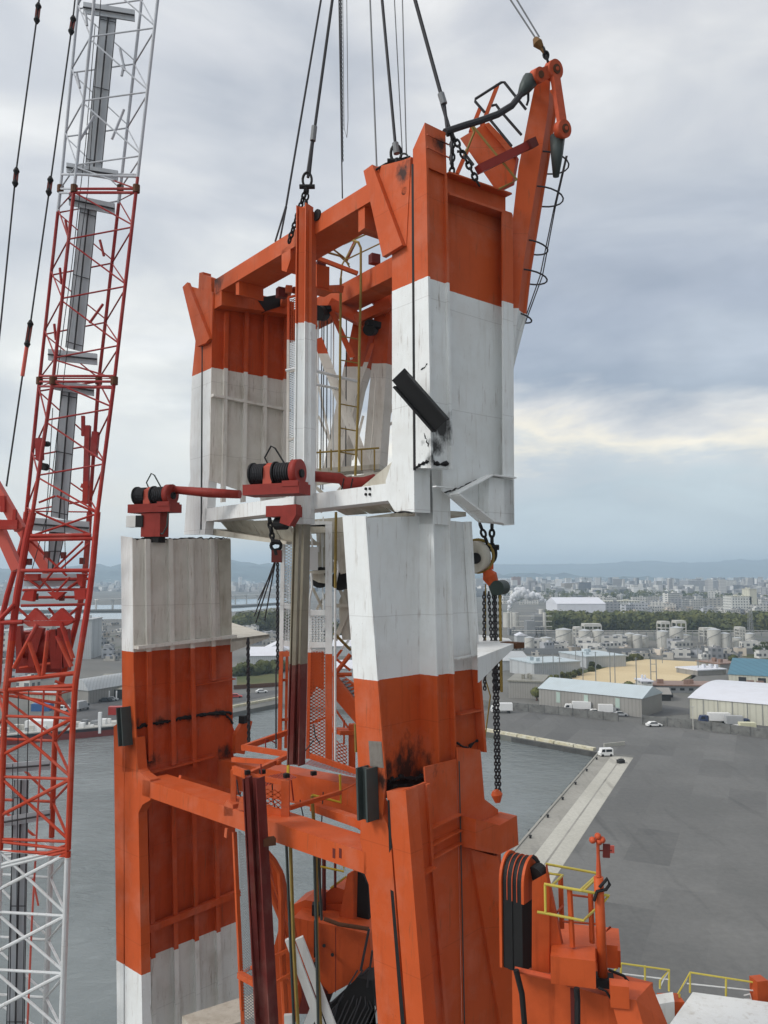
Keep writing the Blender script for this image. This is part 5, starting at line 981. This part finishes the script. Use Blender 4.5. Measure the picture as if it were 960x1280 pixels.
tubes('lattice_tube', [((60, 1135), (465, 1090)), ((55, 1195), (455, 1168)), ((230, 790), (85, 1060)), ((180, 900), (250, 1105)), ((298, 830), (265, 1105)), ((350, 860), (440, 1050)), ((375, 780), (450, 1000)), ((0, 760), (85, 670)), ((10, 780), (140, 775))], .07)
tubes('lattice_tube', [((120, 1060), (450, 1010)), ((60, 1230), (400, 1280)), ((340, 1140), (440, 1180)), ((110, 690), (200, 770)), ((300, 690), (380, 790))], .045, d=25.6)
m = MB().prism([K(*p) for p in [(105, 772), (450, 765), (440, 780), (395, 800), (180, 805), (150, 785)]], V((.05, .12, 0))); m.build('foot_plate', RPAINT, Bt)
for tri in ([(140, 768), (212, 690), (290, 766)], [(292, 766), (375, 690), (450, 764)], [(150, 590), (210, 580), (200, 650), (130, 640)], [(455, 580), (525, 575), (525, 635), (460, 640)], [(290, 590), (400, 590), (345, 640)], [(155, 480), (235, 480), (230, 520), (165, 515)], [(470, 480), (510, 480), (505, 560), (480, 545)]):
    MB().prism([K(*p, 24.7) for p in tri], V((.05, .1, 0))).build('gusset_plate', RPAINT, Bt)
m = MB().box(K(270, 1080, 26.3), 1.5, .8, 1.3, .1); m.cyl(K(180, 930, 26), K(340, 915, 26), .45, 18); m.build('boom_foot_winch', M_RED, Bt)
for a, b in (((215, 830), (200, 1050)), ((330, 820), (340, 1060)), ((255, 810), (215, 960)), ((380, 810), (370, 1060)), ((115, 800), (130, 1000)), ((405, 820), (420, 1050))): MB().bar(K(*a, 25.6), K(*b, 25.6), .22, .2).build('inner_strut', M_RED, Bt)
for p in ((145, 430), (180, 425), (505, 420), (218, 640), (380, 645), (290, 380), (390, 385)): MB().box(K(*p, 24.9), .12, .15, .2).build('rigging_block', M_DKRED, Bt)
m = MB().bar(at(-12, 596, 25.4), at(26, 662, 25.4), .30, .3); m.bar(at(24, 655, 26.8), at(62, 716, 26.8), .34, .3); m.bar(at(-5, 652, 25.6), at(22, 712, 25.6), .3, .3); m.build('stay_strut', M_PINK, Bt)
m = MB().bar(at(-10, 656, 25.3), at(24, 656, 25.3), .3, .3); m.bar(at(4, 640, 25.2), at(4, 620, 25.2), .15, .15); m.bar(at(18, 650, 25.2), at(19, 637, 25.2), .1, .1); m.build('stay_strut', RPAINT, Bt)
# vertical mast below the foot
section(862, 1062, [840, 898, 974, 1052, 1130], -3, .085, .045, 28)
section(1064, 1290, [1067, 1145, 1217, 1290, 1370], -5, .085, .042, 30)
m = MB()
for a, b in ((1067, 1072), (1063, 1068)): m.tube([fl(a+18), fr(b-8)], .05); m.tube([bl(a+5), br(b-4)], .05)
for y0, y1 in ((1145, 1215), (1217, 1290), (1067, 1140), (974, 1045), (898, 965)): m.tube([fr(y0), fl(y0+45)], .055, 7)
m.build('lattice_bay', RPAINT, Bt)
# ---------------------------------------------------------------- pendants of that crane
def cable(label, pts, depths, r, turn=(), mat=M_ROPE, group=None, name='pendant_cable'):
    q = [at(x, y, d) for (x, y), d in zip(pts, depths)]
    t = thing(name, q[-1], label, 'cable', group); MB().tube(q, r, 6).build('rope', mat, t)
    for a, b, d in turn:
        A_, B_ = at(*a, d-.06), at(*b, d-.06); o = MB().bar(A_+V((.05, 0, 0)), B_+V((.05, 0, 0)), .03, .05).bar(A_-V((.05, 0, 0)), B_-V((.05, 0, 0)), .03, .05).build('turnbuckle', M_DKRED, t)
        for p in (A_, B_): MB().tube([p+V((0, 0, .12)), p, p-V((0, 0, .12))], [.04, .10, .04], 8).build('socket', M_BLK, o)
    return t
cable('outermost dark pendant cable at the left edge, ending beyond the photo', [(53, -40), (48, 8), (20, 215), (2, 395), (-6, 470)], [24]*5, .026, [((48, 8), (46, 25), 24), ((20.5, 214), (19, 229), 24)])
cable('dark pendant cable running close beside the lattice boom to the red stay', [(98, -40), (91, 25), (62, 235), (38, 405), (28, 470), (8, 608)], [24]*6, .026, [((91.5, 24), (89, 39), 24), ((63, 225), (61, 240), 24), ((38, 405), (34, 430), 24)])
MB().tube([at(34, 430, 23.95), at(28, 470, 23.95)], .06, 8).build('link_bar', M_PINK, [o for o in COL.objects if o.name.startswith('pendant_cable')][-1])
# ---------------------------------------------------------------- hoist slings above the frame
def sling(label, top, bot, Y, r, ferr=None, splits=(), chains=(), shackle=None, mat=M_ROPE, group=None, Yt=None):
    q0, q1 = at(*top, Yt or Y), at(*bot, Y); t = thing('hoist_sling', q1, label, 'sling', group)
    MB().tube([q0, q1], r, 7).build('rope', mat, t)
    if ferr: MB().cyl(at(*ferr[0], Y-.02), at(*ferr[1], Y-.02), .085, 10).build('ferrule', M_LROPE, t)
    for a, b in splits: MB().tube([at(*a, Y), at(*b, Y)], r*.9, 6).build('rope_leg', mat, t)
    if shackle:
        x, y = shackle; c = at(x, y, Y-.02); m = MB().tube([c+V((math.sin(a)*.13, 0, math.cos(a)*.22)) for a in [i*math.pi/8-2.6 for i in range(14)]], .04, 6); m.cyl(c+V((-.22, 0, -.2)), c+V((.22, 0, -.2)), .07, 8); m.build('shackle', M_BLK, t)
    for a, b in chains: MB().chain(at(*a, Y), at(*b, Y), .2, .03).build('chain', M_BLK, t)
    return t
sling('outer left dark sling whose legs part just above the front top beam', (408, -40), (358, 256), 24.5, .035, None, [((358, 256), (344, 302)), ((358, 258), (350, 299))])
sling('thick dark sling with shackle and two chain legs beside the orange guide rail', (421, -40), (385, 222), 22.2, .045, ((393, 158), (391, 176)), [((393, 160), (387, 218)), ((391, 170), (384, 218))], [((382, 238), (362, 300)), ((384, 238), (382, 262))], (384, 225))
sling('hanging chain hoist line ending at the middle of the front top beam', (423, -40), (428, 248), 22, .02, None, (), [], None)
t = thing('hand_chain', at(434, 174, 22), 'thin looped hand chain hanging free above the front top beam', 'chain')
MB().tube([at(433, -40, 22), at(435, 150, 22), at(433.5, 172, 22), at(430, 160, 22), at(428, -40, 22)], .012, 5).build('rope', M_LROPE, t)
MB().chain(at(425.5, -40, 21.9), at(428, 200, 21.9), .09, .014).build('chain', M_ROPE, t)
sling('light straight rope dropping to the top of the right haunch bracket', (461, -40), (471, 212), 20, .024, mat=M_LROPE)
sling('dark twisted sling hooked to the shackle on top of the right tower', (474, -40), (494, 178), 19.3, .04, ((494, 179), (496, 192)), (), [], (495, 192))
sling('thin grey rope just right of the twisted dark sling', (491, -40), (503, 192), 19.4, .014, mat=M_LROPE)
sling('thinnest grey rope, the nearer one to the corner column', (502, -40), (508, 192), 19.4, .016, mat=M_LROPE)
sling('thick dark sling with bright ferrule and splayed legs at the corner column', (508, -40), (552, 120), 18.9, .05, ((551, 117), (555, 130)), [((552, 128), (565, 172)), ((555, 128), (560, 170)), ((565, 172), (564, 205))], [((566, 172), (565, 214)), ((568, 172), (597, 228))])
m = MB().cyl(at(496, 198, 19.1), at(497, 215, 19.1), .05); m.tube([at(470, 212, 19.3), at(482, 205, 19.3), at(508, 197, 19.3), at(513, 196, 19.3)], .03); m.build('top_lug', M_BLK, Ut)
MB().tube([at(505+5*math.cos(a), 197-5*math.sin(a), 19.2) for a in [i*math.pi/8 for i in range(9)]], .025).build('lifting_eye', M_GREY, Ut)
MB().cyl(UA(506, 239)-D2*.02, UA(506, 239)+D2*.05, .1).build('column_opening', M_BLK, Ut)
t = thing('hook_block', at(680, 66, 19.9), 'small brass coloured hook block on two ropes above the end of the luffing strut', 'hook block')
MB().tube([at(612, -40, 19.9), at(671, 50, 19.9)], .022).build('rope', M_LROPE, t); MB().tube([at(622, -40, 19.9), at(674, 46, 19.9)], .022).build('rope', M_LROPE, t)
MB().tube([at(669, 48, 19.8), at(672, 54, 19.8), at(677, 60, 19.8)], [.07, .13, .07], 10).build('block', M_BROWN, t)
MB().tube([at(676, 60, 19.8), at(681, 66, 19.8)], .05).build('hook', M_BROWN, t); MB().chain(at(681, 64, 19.8), at(684, 74, 19.8), .2, .035).build('shackle', M_BLK, t)
# ---------------------------------------------------------------- chain blocks below the frame
def bundle(t, xs, y0, y1, Y, r=.02, twist=True):
    for x0, x1 in xs: MB().chain(at(x0, y0, Y), at(x1, y1, Y), .11, r).build('load_chain', M_ROPE, t)
t = thing('chain_block', at(618, 1000, 20.6), 'orange and dark chain block under the right tower, chains ending in an orange hook', 'chain block')
MB().chain(at(601, 658, 20.5), at(611, 684, 20.5), .2, .035).chain(at(615, 658, 20.5), at(615, 684, 20.5), .2, .035).build('top_chain', M_BLK, t)
c = at(614, 692, 20.5); MB().tube([c+V((math.sin(a)*.12, 0, math.cos(a)*.22)) for a in [i*math.pi/8 for i in range(17)]], .045, 6).cyl(c+V((-.2, 0, .16)), c+V((.2, 0, .16)), .07, 8).build('shackle', M_BLK, t)
MB().tube([at(614, 700, 20.5), at(614, 712, 20.5)], .06).tube([at(608, 713, 20.5), at(612, 720, 20.5), at(617, 730, 20.5)], [.1, .2, .14], 10).build('hook_body', M_OR, t)
MB().cyl(at(621, 735, 20.3), at(629, 734, 20.7), .19, 20).tube([at(616, 728, 20.5), at(621, 742, 20.5)], .14, 10).build('gear_case', plain('green_black_case', (.03, .045, .04), .5), t)
bundle(t, [(( 605), (606)), (611, 618), (617, 619.5), (619, 622), (625, 626)], 742, 860, 20.5)
bundle(t, [((618), (620.5)), (622, 624.5)], 860, 988, 20.5)
MB().tube([at(625, 742, 20.4), at(627, 865, 20.4)], .035).tube([at(607, 730, 20.6), at(607, 850, 20.6), at(613, 870, 20.6), at(604, 940, 20.6)], .018).build('hand_chain', M_OLD, t)
MB().tube([at(619, 988, 20.4), at(621, 993, 20.4), at(622, 1003, 20.4)], [.08, .15, .07], 10).build('bottom_hook', M_OR, t)
t = thing('chain_block', at(345, 860, 22.5), 'small dark red chain block between the towers, its ropes fanning out below', 'chain block')
MB().chain(at(337, 650, 22.6), at(341, 676, 22.6), .2, .035).build('top_chain', M_BLK, t)
c = at(345, 682, 22.6); MB().tube([c+V((math.sin(a)*.14, 0, math.cos(a)*.14)) for a in [i*math.pi/8 for i in range(17)]], .05, 6).tube([at(340, 677, 22.5), at(350, 678, 22.5)], .07).build('shackle', M_BLK, t)
MB().box(at(346, 703, 22.5), .28, .22, .34).build('gear_case', M_DKRED, t); MB().cyl(at(344, 686, 22.5), at(346, 694, 22.5), .12).build('hook_body', M_BLK, t)
MB().chain(at(347, 702, 22.5), at(347, 835, 22.5), .11, .022).build('load_chain', M_ROPE, t); MB().tube([at(345, 835, 22.5), at(345, 935, 22.5)], .022).build('load_rope', M_ROPE, t)
for a, b in (((343, 703), (318, 770)), ((344, 703), (320, 778)), ((344, 703), (331, 775)), ((342, 710), (323, 750))): MB().tube([at(*a, 22.5), at(*b, 27)], .022, 5).build('spread_rope', M_ROPE, t)
t = thing('hanging_chain', at(311, 935, 26), 'single dark chain hanging down behind the torn orange bracket', 'chain')
MB().chain(at(310, 800, 26), at(311, 935, 26), .13, .03).build('chain', M_ROPE, t)
# ---------------------------------------------------------------- red rope winches standing on the lower white beam
def winch(x, y, Y, s, label, big):
    c = at(x, y, Y); t = thing('rope_winch', c, label, 'winch'); ax = V((.93, -.36, 0)).normalized(); fwd = V((.36, .93, 0)).normalized(); up = V((0, 0, 1))
    P = lambda a, b, h: c+ax*a*s+fwd*b*s+up*h*s
    def bx(a0, a1, b0, b1, h0, h1): return MB().prism([P(a0, b0, h0), P(a1, b0, h0), P(a1, b1, h0), P(a0, b1, h0)], up*(h1-h0)*s)
    bx(-.95, .82, -.3, .4, 0, .3).build('base_box', M_RED, t)
    for a0, a1 in ((-.75, -.35), (-.02, .5)):
        d = MB().cyl(P(a0, 0, .62), P(a1, 0, .62), .27*s, 24).build('rope_drum', M_BLK, t, True)
        for q in range(7): MB().tube([P(a0+(a1-a0)*(q+.5)/7, 0, .62)+(fwd*math.cos(k)+up*math.sin(k))*.275*s for k in [i*math.pi/9 for i in range(19)]], .022*s, 5).build('rope_turn', M_ROPE, d)
    for a, r, mt in ((-.8, .33, M_BLK), (-.08, .33, M_BLK)): MB().cyl(P(a, 0, .62), P(a+.06, 0, .62), r*s, 24).build('drum_flange', mt, t, True)
    d = MB().cyl(P(.5, 0, .62), P(.72, 0, .62), .36*s, 28).build('gear_cover', M_RED, t, True)
    MB().cyl(P(.72, 0, .58), P(.78, 0, .58), .12*s, 12).build('grease_cap', M_BLK, d); bx(.3, .8, -.32, .3, .2, .36).build('cover_foot', M_RED, d)
    m = MB(); m.prism([P(-.36, -.22, .3), P(-.36, .25, .3), P(-.36, .25, .75), P(-.36, .05, .93), P(-.36, -.2, .8)], ax*.28*s); m.build('hood', plain('faded_red_paint', (.45, .08, .05), .55), t)
    MB().tube([P(-.35, .1, .85), P(-.48, .1, 1.1), P(-.28, .1, 1.42), P(-.15, .1, 1.35), P(.15, .1, .9)], .025*s, 6).build('lever', M_BLK if big else M_GREY, t)
    return t, P, bx
t, P, bx = winch(347, 619, 20.7, .93, 'large red double drum winch beside the guide rail, a thick pipe leading right', True)
MB().tube([at(386, 595, 21.8), at(425, 598, 21.9), at(432, 605, 21.9), at(456, 604, 22), at(470, 596, 22)], [.15, .15, .2, .18, .1], 12).build('torque_pipe', M_RED, t, True)
bx(-.2, .62, -.3, .3, -.62, -.32).build('lower_bracket', M_RED, t); MB().prism([P(.35, -.33, -.32), P(.75, -.33, -.3), P(.75, -.33, -.6), P(.55, -.33, -.9), P(.25, -.33, -.8)], V((.1, .3, 0))).build('lower_bracket', M_RED, t)
MB().cyl(P(-.05, 0, -.8), P(.3, 0, -.8), .16, 12).build('roller', M_BLK, t)
m = MB(); [m.tube([at(x, 598, 21.6), at(x-3, 612, 21.6), at(x+1, 626, 21.6)], .02, 5) for x in (430, 441)]; m.build('wire_lashing', M_BLK, t)
t, P, bx = winch(194, 641, 25.2, .90, 'smaller red double drum winch above the left plated tower, nearest the boom', False)
MB().tube([at(216, 612, 25.1), at(262, 616, 24.9), at(300, 618, 24.6)], [.12, .15, .13], 12).build('torque_pipe', M_RED, t, True)
bx(-.4, .4, -.25, .25, -.85, -.02).build('lower_bracket', M_RED, t); bx(-.3, .3, -.2, .2, -1.05, -.85).build('bearing', M_BLK, t)
bx(-1.0, -.6, -.3, 0, -.5, -.1).build('motor_box', M_WH, t); bx(-.6, -.3, -.3, 0, -.5, -.1).build('motor', M_BLK, t)
MB().tube([P(.7, -.2, 0), P(.65, -.2, -.5), P(.5, -.2, -.75), P(.1, -.2, -.75)], .025, 6).build('cable_loop', M_GREY, t)
# ---------------------------------------------------------------- orange machinery at the foot
Mt = thing('orange_sheave_head', at(700, 1280, 15), 'orange crane head with black rope sheaves and yellow guard rails at the lower right', 'crane machinery')
R = lambda x, y, d=15: at(600+x/2.667, 980+y/2.667, d)
Q = lambda x, y, d=15: at(620+x/6, 1040+y/6, d)
pa = V((.5, .55, 0))
def cheek(pts, d, th=.1): return MB().prism([Q(*p, d) for p in pts], V((.86, -.5, 0))*th)
axs = V((.80, -.6, 0)).normalized()
cs = Q(175, 345, 15.2)
def arch(c, r, th, drop, name, mat, n=14):
    pts = [c+V((axs.y, -axs.x, 0))*-math.cos(a)*r*.8+V((0, 0, 1))*math.sin(a)*r for a in [i*math.pi/n for i in range(n+1)]]
    pts = [pts[0]-V((0, 0, drop))]+pts+[pts[-1]-V((0, 0, drop))]
    return MB().prism(pts, axs*th).build(name, mat, Mt)
for k in range(4): arch(cs+axs*(-.17+k*.098), .40+.02*(k % 2), .097, 1.5, 'rope_sheave', M_BLK)
for k in range(3): arch(cs+axs*(-.08+k*.098), .432, .012, .3, 'sheave_rim', M_LINK)
for k in range(10): MB().tube([cs+axs*(-.16+k*.038)+V((axs.y, -axs.x, 0))*-.33+V((0, 0, .05)), cs+axs*(-.16+k*.038)+V((axs.y, -axs.x, 0))*-.35-V((0, 0, 1.7))], .016, 5).build('hoist_rope', M_ROPE, Mt)
arch(cs+axs*(-.23), .45, .05, 1.5, 'sheave_guard', M_OR); arch(cs+axs*(.22), .45, .05, .3, 'sheave_guard', M_OR)
m = MB().prism([Q(*p, 14.7) for p in [(270, 370), (375, 310), (400, 470), (400, 1060), (268, 1040)]], V((.05, .06, 0)))
m.prism([Q(*p, 14.75) for p in [(372, 250), (385, 330), (500, 880), (400, 960), (395, 470)]], V((.05, .1, 0))); m.build('side_cheek', M_OR, Mt)
m = MB().prism([Q(*p, 15.6) for p in [(130, 215), (90, 290), (85, 480), (65, 560), (110, 900), (130, 900)]], V((.1, .2, 0))); m.build('side_cheek', M_OR, Mt)
MB().tube([Q(320, 230, 15), Q(300, 205, 15), Q(275, 180, 15)], .035).build('rope_end', M_BLK, Mt); MB().cyl(Q(300, 330, 14.9), Q(345, 290, 15), .17).build('sheave_pin', M_BLK, Mt)
MB().tube([Q(140, 1030, 14.6), Q(540, 1120, 14.4)], .05).tube([Q(540, 1120, 14.4), Q(585, 1130, 14.4)], .09).build('cross_pipe', M_LINK, Mt)
# body: top deck, front face and the sloping end
zd = Q(700, 1130, 15).z
TB = [g(640, 1212, zd), g(712, 1232, zd), g(760, 1246, zd), g(800, 1250, zd), g(816, 1228, zd), g(764, 1215, zd), g(735, 1195, zd), g(690, 1170, zd), g(640, 1190, zd)]
m = MB().prism([p for p in TB], (0, 0, -4.0)); body = m.build('machinery_housing', M_OR, Mt)
m = MB().prism([R(520, 720, 13.9), R(570, 665, 14.4), R(625, 800, 14.2), R(560, 860, 13.7)], V((-.4, .1, 0))); m.build('sloping_end', M_OR, Mt)
MB().box(R(312, 648, 14.5), .75, .55, .45, -.25).build('gear_box', M_OR, Mt); MB().box(R(360, 560, 16.3), 1.2, 1.0, .3, -.25).build('gear_box', M_OR, Mt); MB().box(R(465, 735, 14), .3, .25, .35, -.2).build('lug', M_OR, Mt); MB().box(R(425, 600, 15.3), .35, .3, .4, -.2).build('lug', M_OR, Mt)
MB().prism([R(300, 655, 14.35), R(312, 662, 14.35), R(318, 1000, 14.2), R(306, 1000, 14.2)], V((.02, .05, 0))).build('cover_plate', M_DKRED, Mt)
MB().tube([R(322, 680, 14), R(325, 720, 14), R(325, 860, 13.9)], .05).build('black_hose', M_BLK, Mt); MB().tube([R(395, 680, 14), R(420, 690, 14), R(445, 730, 14)], .02).build('black_hose', M_BLK, Mt); MB().tube([R(120, 620, 14.5), R(140, 700, 14.5), R(150, 820, 14.5)], .05).build('black_hose', M_BLK, Mt)
MB().tube([R(430, 620, 14.6), R(480, 640, 14.6), R(495, 660, 14.6), R(495, 680, 14.6)], .025).build('black_hose', M_BLK, Mt)
pole = MB().cyl(R(410, 655, 14.6), R(395, 310, 14.6), .085, 14).build('mast_post', M_OR, Mt, True)
MB().box(R(412, 668, 14.6), .35, .3, .14, -.2).build('post_foot', M_BLK, Mt)
MB().tube([R(398, 345, 14.5), R(425, 315, 14.5), R(432, 335, 14.5), R(420, 352, 14.5), R(390, 358, 14.5), R(380, 390, 14.5)], .03).build('cable', M_BLK, pole)
an = thing('anemometer', R(396, 312, 14.6), 'small cup anemometer with wind vane on top of the orange mast post', 'anemometer')
MB().tube([R(396, 308, 14.6), R(394, 240, 14.6), R(393, 190, 14.6)], [.05, .03, .03], 8).build('shaft', M_LINK, an)
for dx, dy in ((-18, 3), (14, 2), (0, -10), (4, 8)):
    bm_ = MB(); c = R(393+dx, 184+dy, 14.6); bm_.tube([c+V((0, .07*math.cos(a), 0)) for a in [math.pi*i/6 for i in range(7)]], [.001+.06*math.sin(math.pi*i/6) for i in range(7)], 10); o = bm_.build('cup', M_LINK, an, True); MB().tube([R(393, 188, 14.6), c], .01, 4).build('arm', M_DKRED, o)
MB().bar(R(422, 200, 14.6), R(421, 245, 14.6), .04, .12).tube([R(393, 222, 14.6), R(440, 222, 14.6)], .012, 4).build('wind_vane', M_DKRED, an); MB().bar(R(440, 205, 14.8), R(440, 230, 14.8), .02, .08).build('vane_tail', M_PINK, an)
def yrail(name, segs, r, mat, par): 
    m = MB()
    for s_ in segs: m.tube(s_, r, 7)
    return m.build(name, mat, par)
yrail('guard_rail', [[Q(375, 240, 15.6), Q(760, 310, 15.8), Q(750, 330, 15.8), Q(630, 440, 14.6)], [Q(395, 310, 16), Q(500, 325, 16), Q(425, 395, 14.8)], [Q(360, 390, 14.6), Q(640, 440, 14.5), Q(848, 478, 14.6), Q(810, 520, 14.6), Q(800, 520, 14.6)], [Q(368, 395, 14.6), Q(372, 600, 14.6)], [Q(310, 600, 14.6), Q(372, 610, 14.6), Q(655, 665, 14.5), Q(745, 580, 15)], [Q(660, 435, 14.6), Q(755, 345, 15.4)]], .024, M_YELB, Mt)
for a, b, d in (((553, 430), (575, 860), 14.6), ((485, 340), (495, 720), 15.8), ((710, 460), (722, 830), 15)): yrail('rail_post', [[Q(*a, d), Q(*b, d)]], .05, M_OR, Mt)
yrail('thin_rail', [[Q(385, 845, 14.9), Q(560, 890, 14.6)], [Q(460, 600, 15.5), Q(505, 545, 15.8)], [Q(860, 710, 15), Q(820, 750, 15), Q(860, 710, 15)], [Q(500, 670, 15.2), Q(745, 690, 15.2)], [Q(550, 470, 15), Q(710, 490, 15.2)]], .02, M_LINK, Mt)
# far pale deck with rails, lower right
Dt = thing('crane_deck', at(880, 1285, 24), 'pale cream machinery deck with yellow and white handrails at the lower right corner', 'deck')
zk = at(880, 1240, 24).z
m = MB().prism([g(*p, zk) for p in [(830, 1290), (850, 1262), (866, 1240), (985, 1256), (985, 1330), (830, 1330)]], (0, 0, -.5)); m.build('deck_plate', M_CAR2 if 'M_CAR2' in globals() else M_WH, Dt)
m = MB().prism([g(*p, zk) for p in [(815, 1244), (841, 1240), (843, 1252), (818, 1256)]], (0, 0, -1.2)); m.build('pale_locker', M_WH, Dt)
MB().bar(R(600, 742, 24), R(672, 742, 24), .5, .5).bar(R(605, 775, 24), R(650, 768, 24), .3, .1).build('orange_strut', M_OR, Dt)
yrail('top_rail', [[R(445, 625, 24), R(472, 598, 24), R(630, 620, 24), R(600, 655, 24)], [R(660, 700, 24), R(700, 628, 24), R(955, 668, 24), R(1010, 672, 24)]], .026, M_YELB, Dt)
yrail('mid_rail', [[R(470, 632, 24), R(632, 652, 24)], [R(690, 665, 24), R(1000, 698, 24)]], .02, M_WH, Dt)
for p in ((550, 606, 655), (630, 618, 690), (700, 630, 695), (820, 648, 712), (945, 668, 735), (600, 655, 682), (470, 600, 635), (665, 700, 758)): yrail('rail_post', [[R(p[0], p[1], 24), R(p[0], p[2], 24)]], .03, M_YELB, Dt)
yrail('rail_post', [[R(632, 620, 24), R(612, 650, 24), R(598, 682, 24)], [R(660, 700, 24), R(690, 650, 24)], [R(880, 705, 24), R(900, 700, 24), R(905, 718, 24), R(880, 718, 24)]], .02, M_WH, Dt)
MB().box(R(932, 738, 24), .35, .35, .75, .2).build('orange_bollard', M_OR, Dt)
# orange housing behind the right leg, lower centre
Ct = thing('orange_winch_house', at(420, 1285, 20), 'orange winch house with a black sheave and blackened ropes behind the right leg', 'crane machinery')
C_ = lambda x, y, d=20: at(280+x/4.8, 1080+y/4.8, d+4)
m = MB().prism([C_(*p, 19.6) for p in [(415, 320), (530, 345), (680, 375), (870, 420), (910, 740), (790, 700), (640, 780), (590, 770), (550, 720), (440, 730), (400, 520)]], V((.5, 1.6, 0))); m.build('housing_side', M_OR, Ct)
m = MB().prism([C_(*p, 20.3) for p in [(415, 245), (485, 215), (560, 230), (595, 330), (540, 335), (415, 315)]], V((.3, .9, 0))); m.build('housing_top', M_OR, Ct)
MB().prism([C_(*p, 20.6) for p in [(600, 180), (660, 135), (725, 155), (730, 250), (610, 250)]], V((.3, .8, 0))).prism([C_(*p, 20.5) for p in [(600, 240), (725, 240), (725, 330), (600, 325)]], V((.2, .6, 0))).build('housing_box', M_OR, Ct)
MB().prism([C_(*p, 20.2) for p in [(740, 60), (780, 40), (775, 340), (700, 350), (690, 330)]], V((.1, .2, 0))).build('side_cheek', M_OR, Ct)
MB().prism([C_(*p, 20.4) for p in [(775, 30), (830, 60), (865, 130), (868, 340), (770, 340)]], V((.2, .5, 0))).build('black_sheave', M_BLK, Ct)
MB().tube([C_(600, 328, 19.4), C_(690, 362, 19.4), C_(870, 390, 19.4)], .06).build('cross_pipe', M_RUST, Ct)
MB().prism([C_(*p, 19.4) for p in [(430, 735), (540, 720), (600, 790), (560, 900), (430, 900)]], V((.3, .6, 0))).build('lower_panel', M_DKRED, Ct)
MB().prism([C_(*p, 19.0) for p in [(480, 960), (600, 900), (680, 800), (800, 680), (890, 700), (915, 980), (480, 1000)]], V((.5, 1.0, 0))).build('blackened_tray', M_BLK, Ct)
for i in range(12):
    x = 560+i*28; MB().tube([C_(x, 980, 18.9), C_(x+60+random.uniform(-15, 15), 850+random.uniform(-30, 20), 18.95), C_(840+random.uniform(-40, 30), 620+random.uniform(0, 90), 19.2)], .022, 5).build('slack_rope', M_ROPE, Ct)
MB().tube([C_(870, 390, 19), C_(820, 640, 19)], .035).tube([C_(890, 520, 19), C_(860, 740, 19)], .03).build('slack_rope', M_ROPE, Ct)
for p in ((490, 500), (600, 490), (650, 545)): MB().cyl(C_(*p, 19.55), C_(*p, 19.5), .05, 10).build('inspection_hole', M_BLK, Ct)
MB().bar(C_(545, 340, 19.5), C_(545, 620, 19.5), .08, .05).build('oil_streak_channel', M_BLK, Ct)
MB().bar(C_(670, 380, 19.5), C_(670, 770, 19.5), .02, .02).build('plate_joint', M_DKRED, Ct)
yrail('yellow_rail', [[C_(555, 10, 20.3), C_(720, 45, 20.3), C_(718, 10, 20.3)], [C_(640, 145, 20.5), C_(735, 75, 20.5)]], .03, M_YEL, Ct)
for p in ((600, 0, 320, .06), (565, -60, 300, .09), (667, 0, 140, .04)): yrail('rail_post', [[C_(p[0], p[1]-60, 20.4), C_(p[0], p[2], 20.4)]], p[3], M_DKRED if p[0] != 565 else M_LINK, Ct)
MB().box(C_(555, 300, 20), .25, .25, .3).build('valve_block', M_BLK, Ct)
MB().prism([C_(*p, 19.0) for p in [(905, 850), (915, 960), (870, 990), (860, 960)]], V((.1, .1, 0))).build('white_edge', M_WH, Ct)
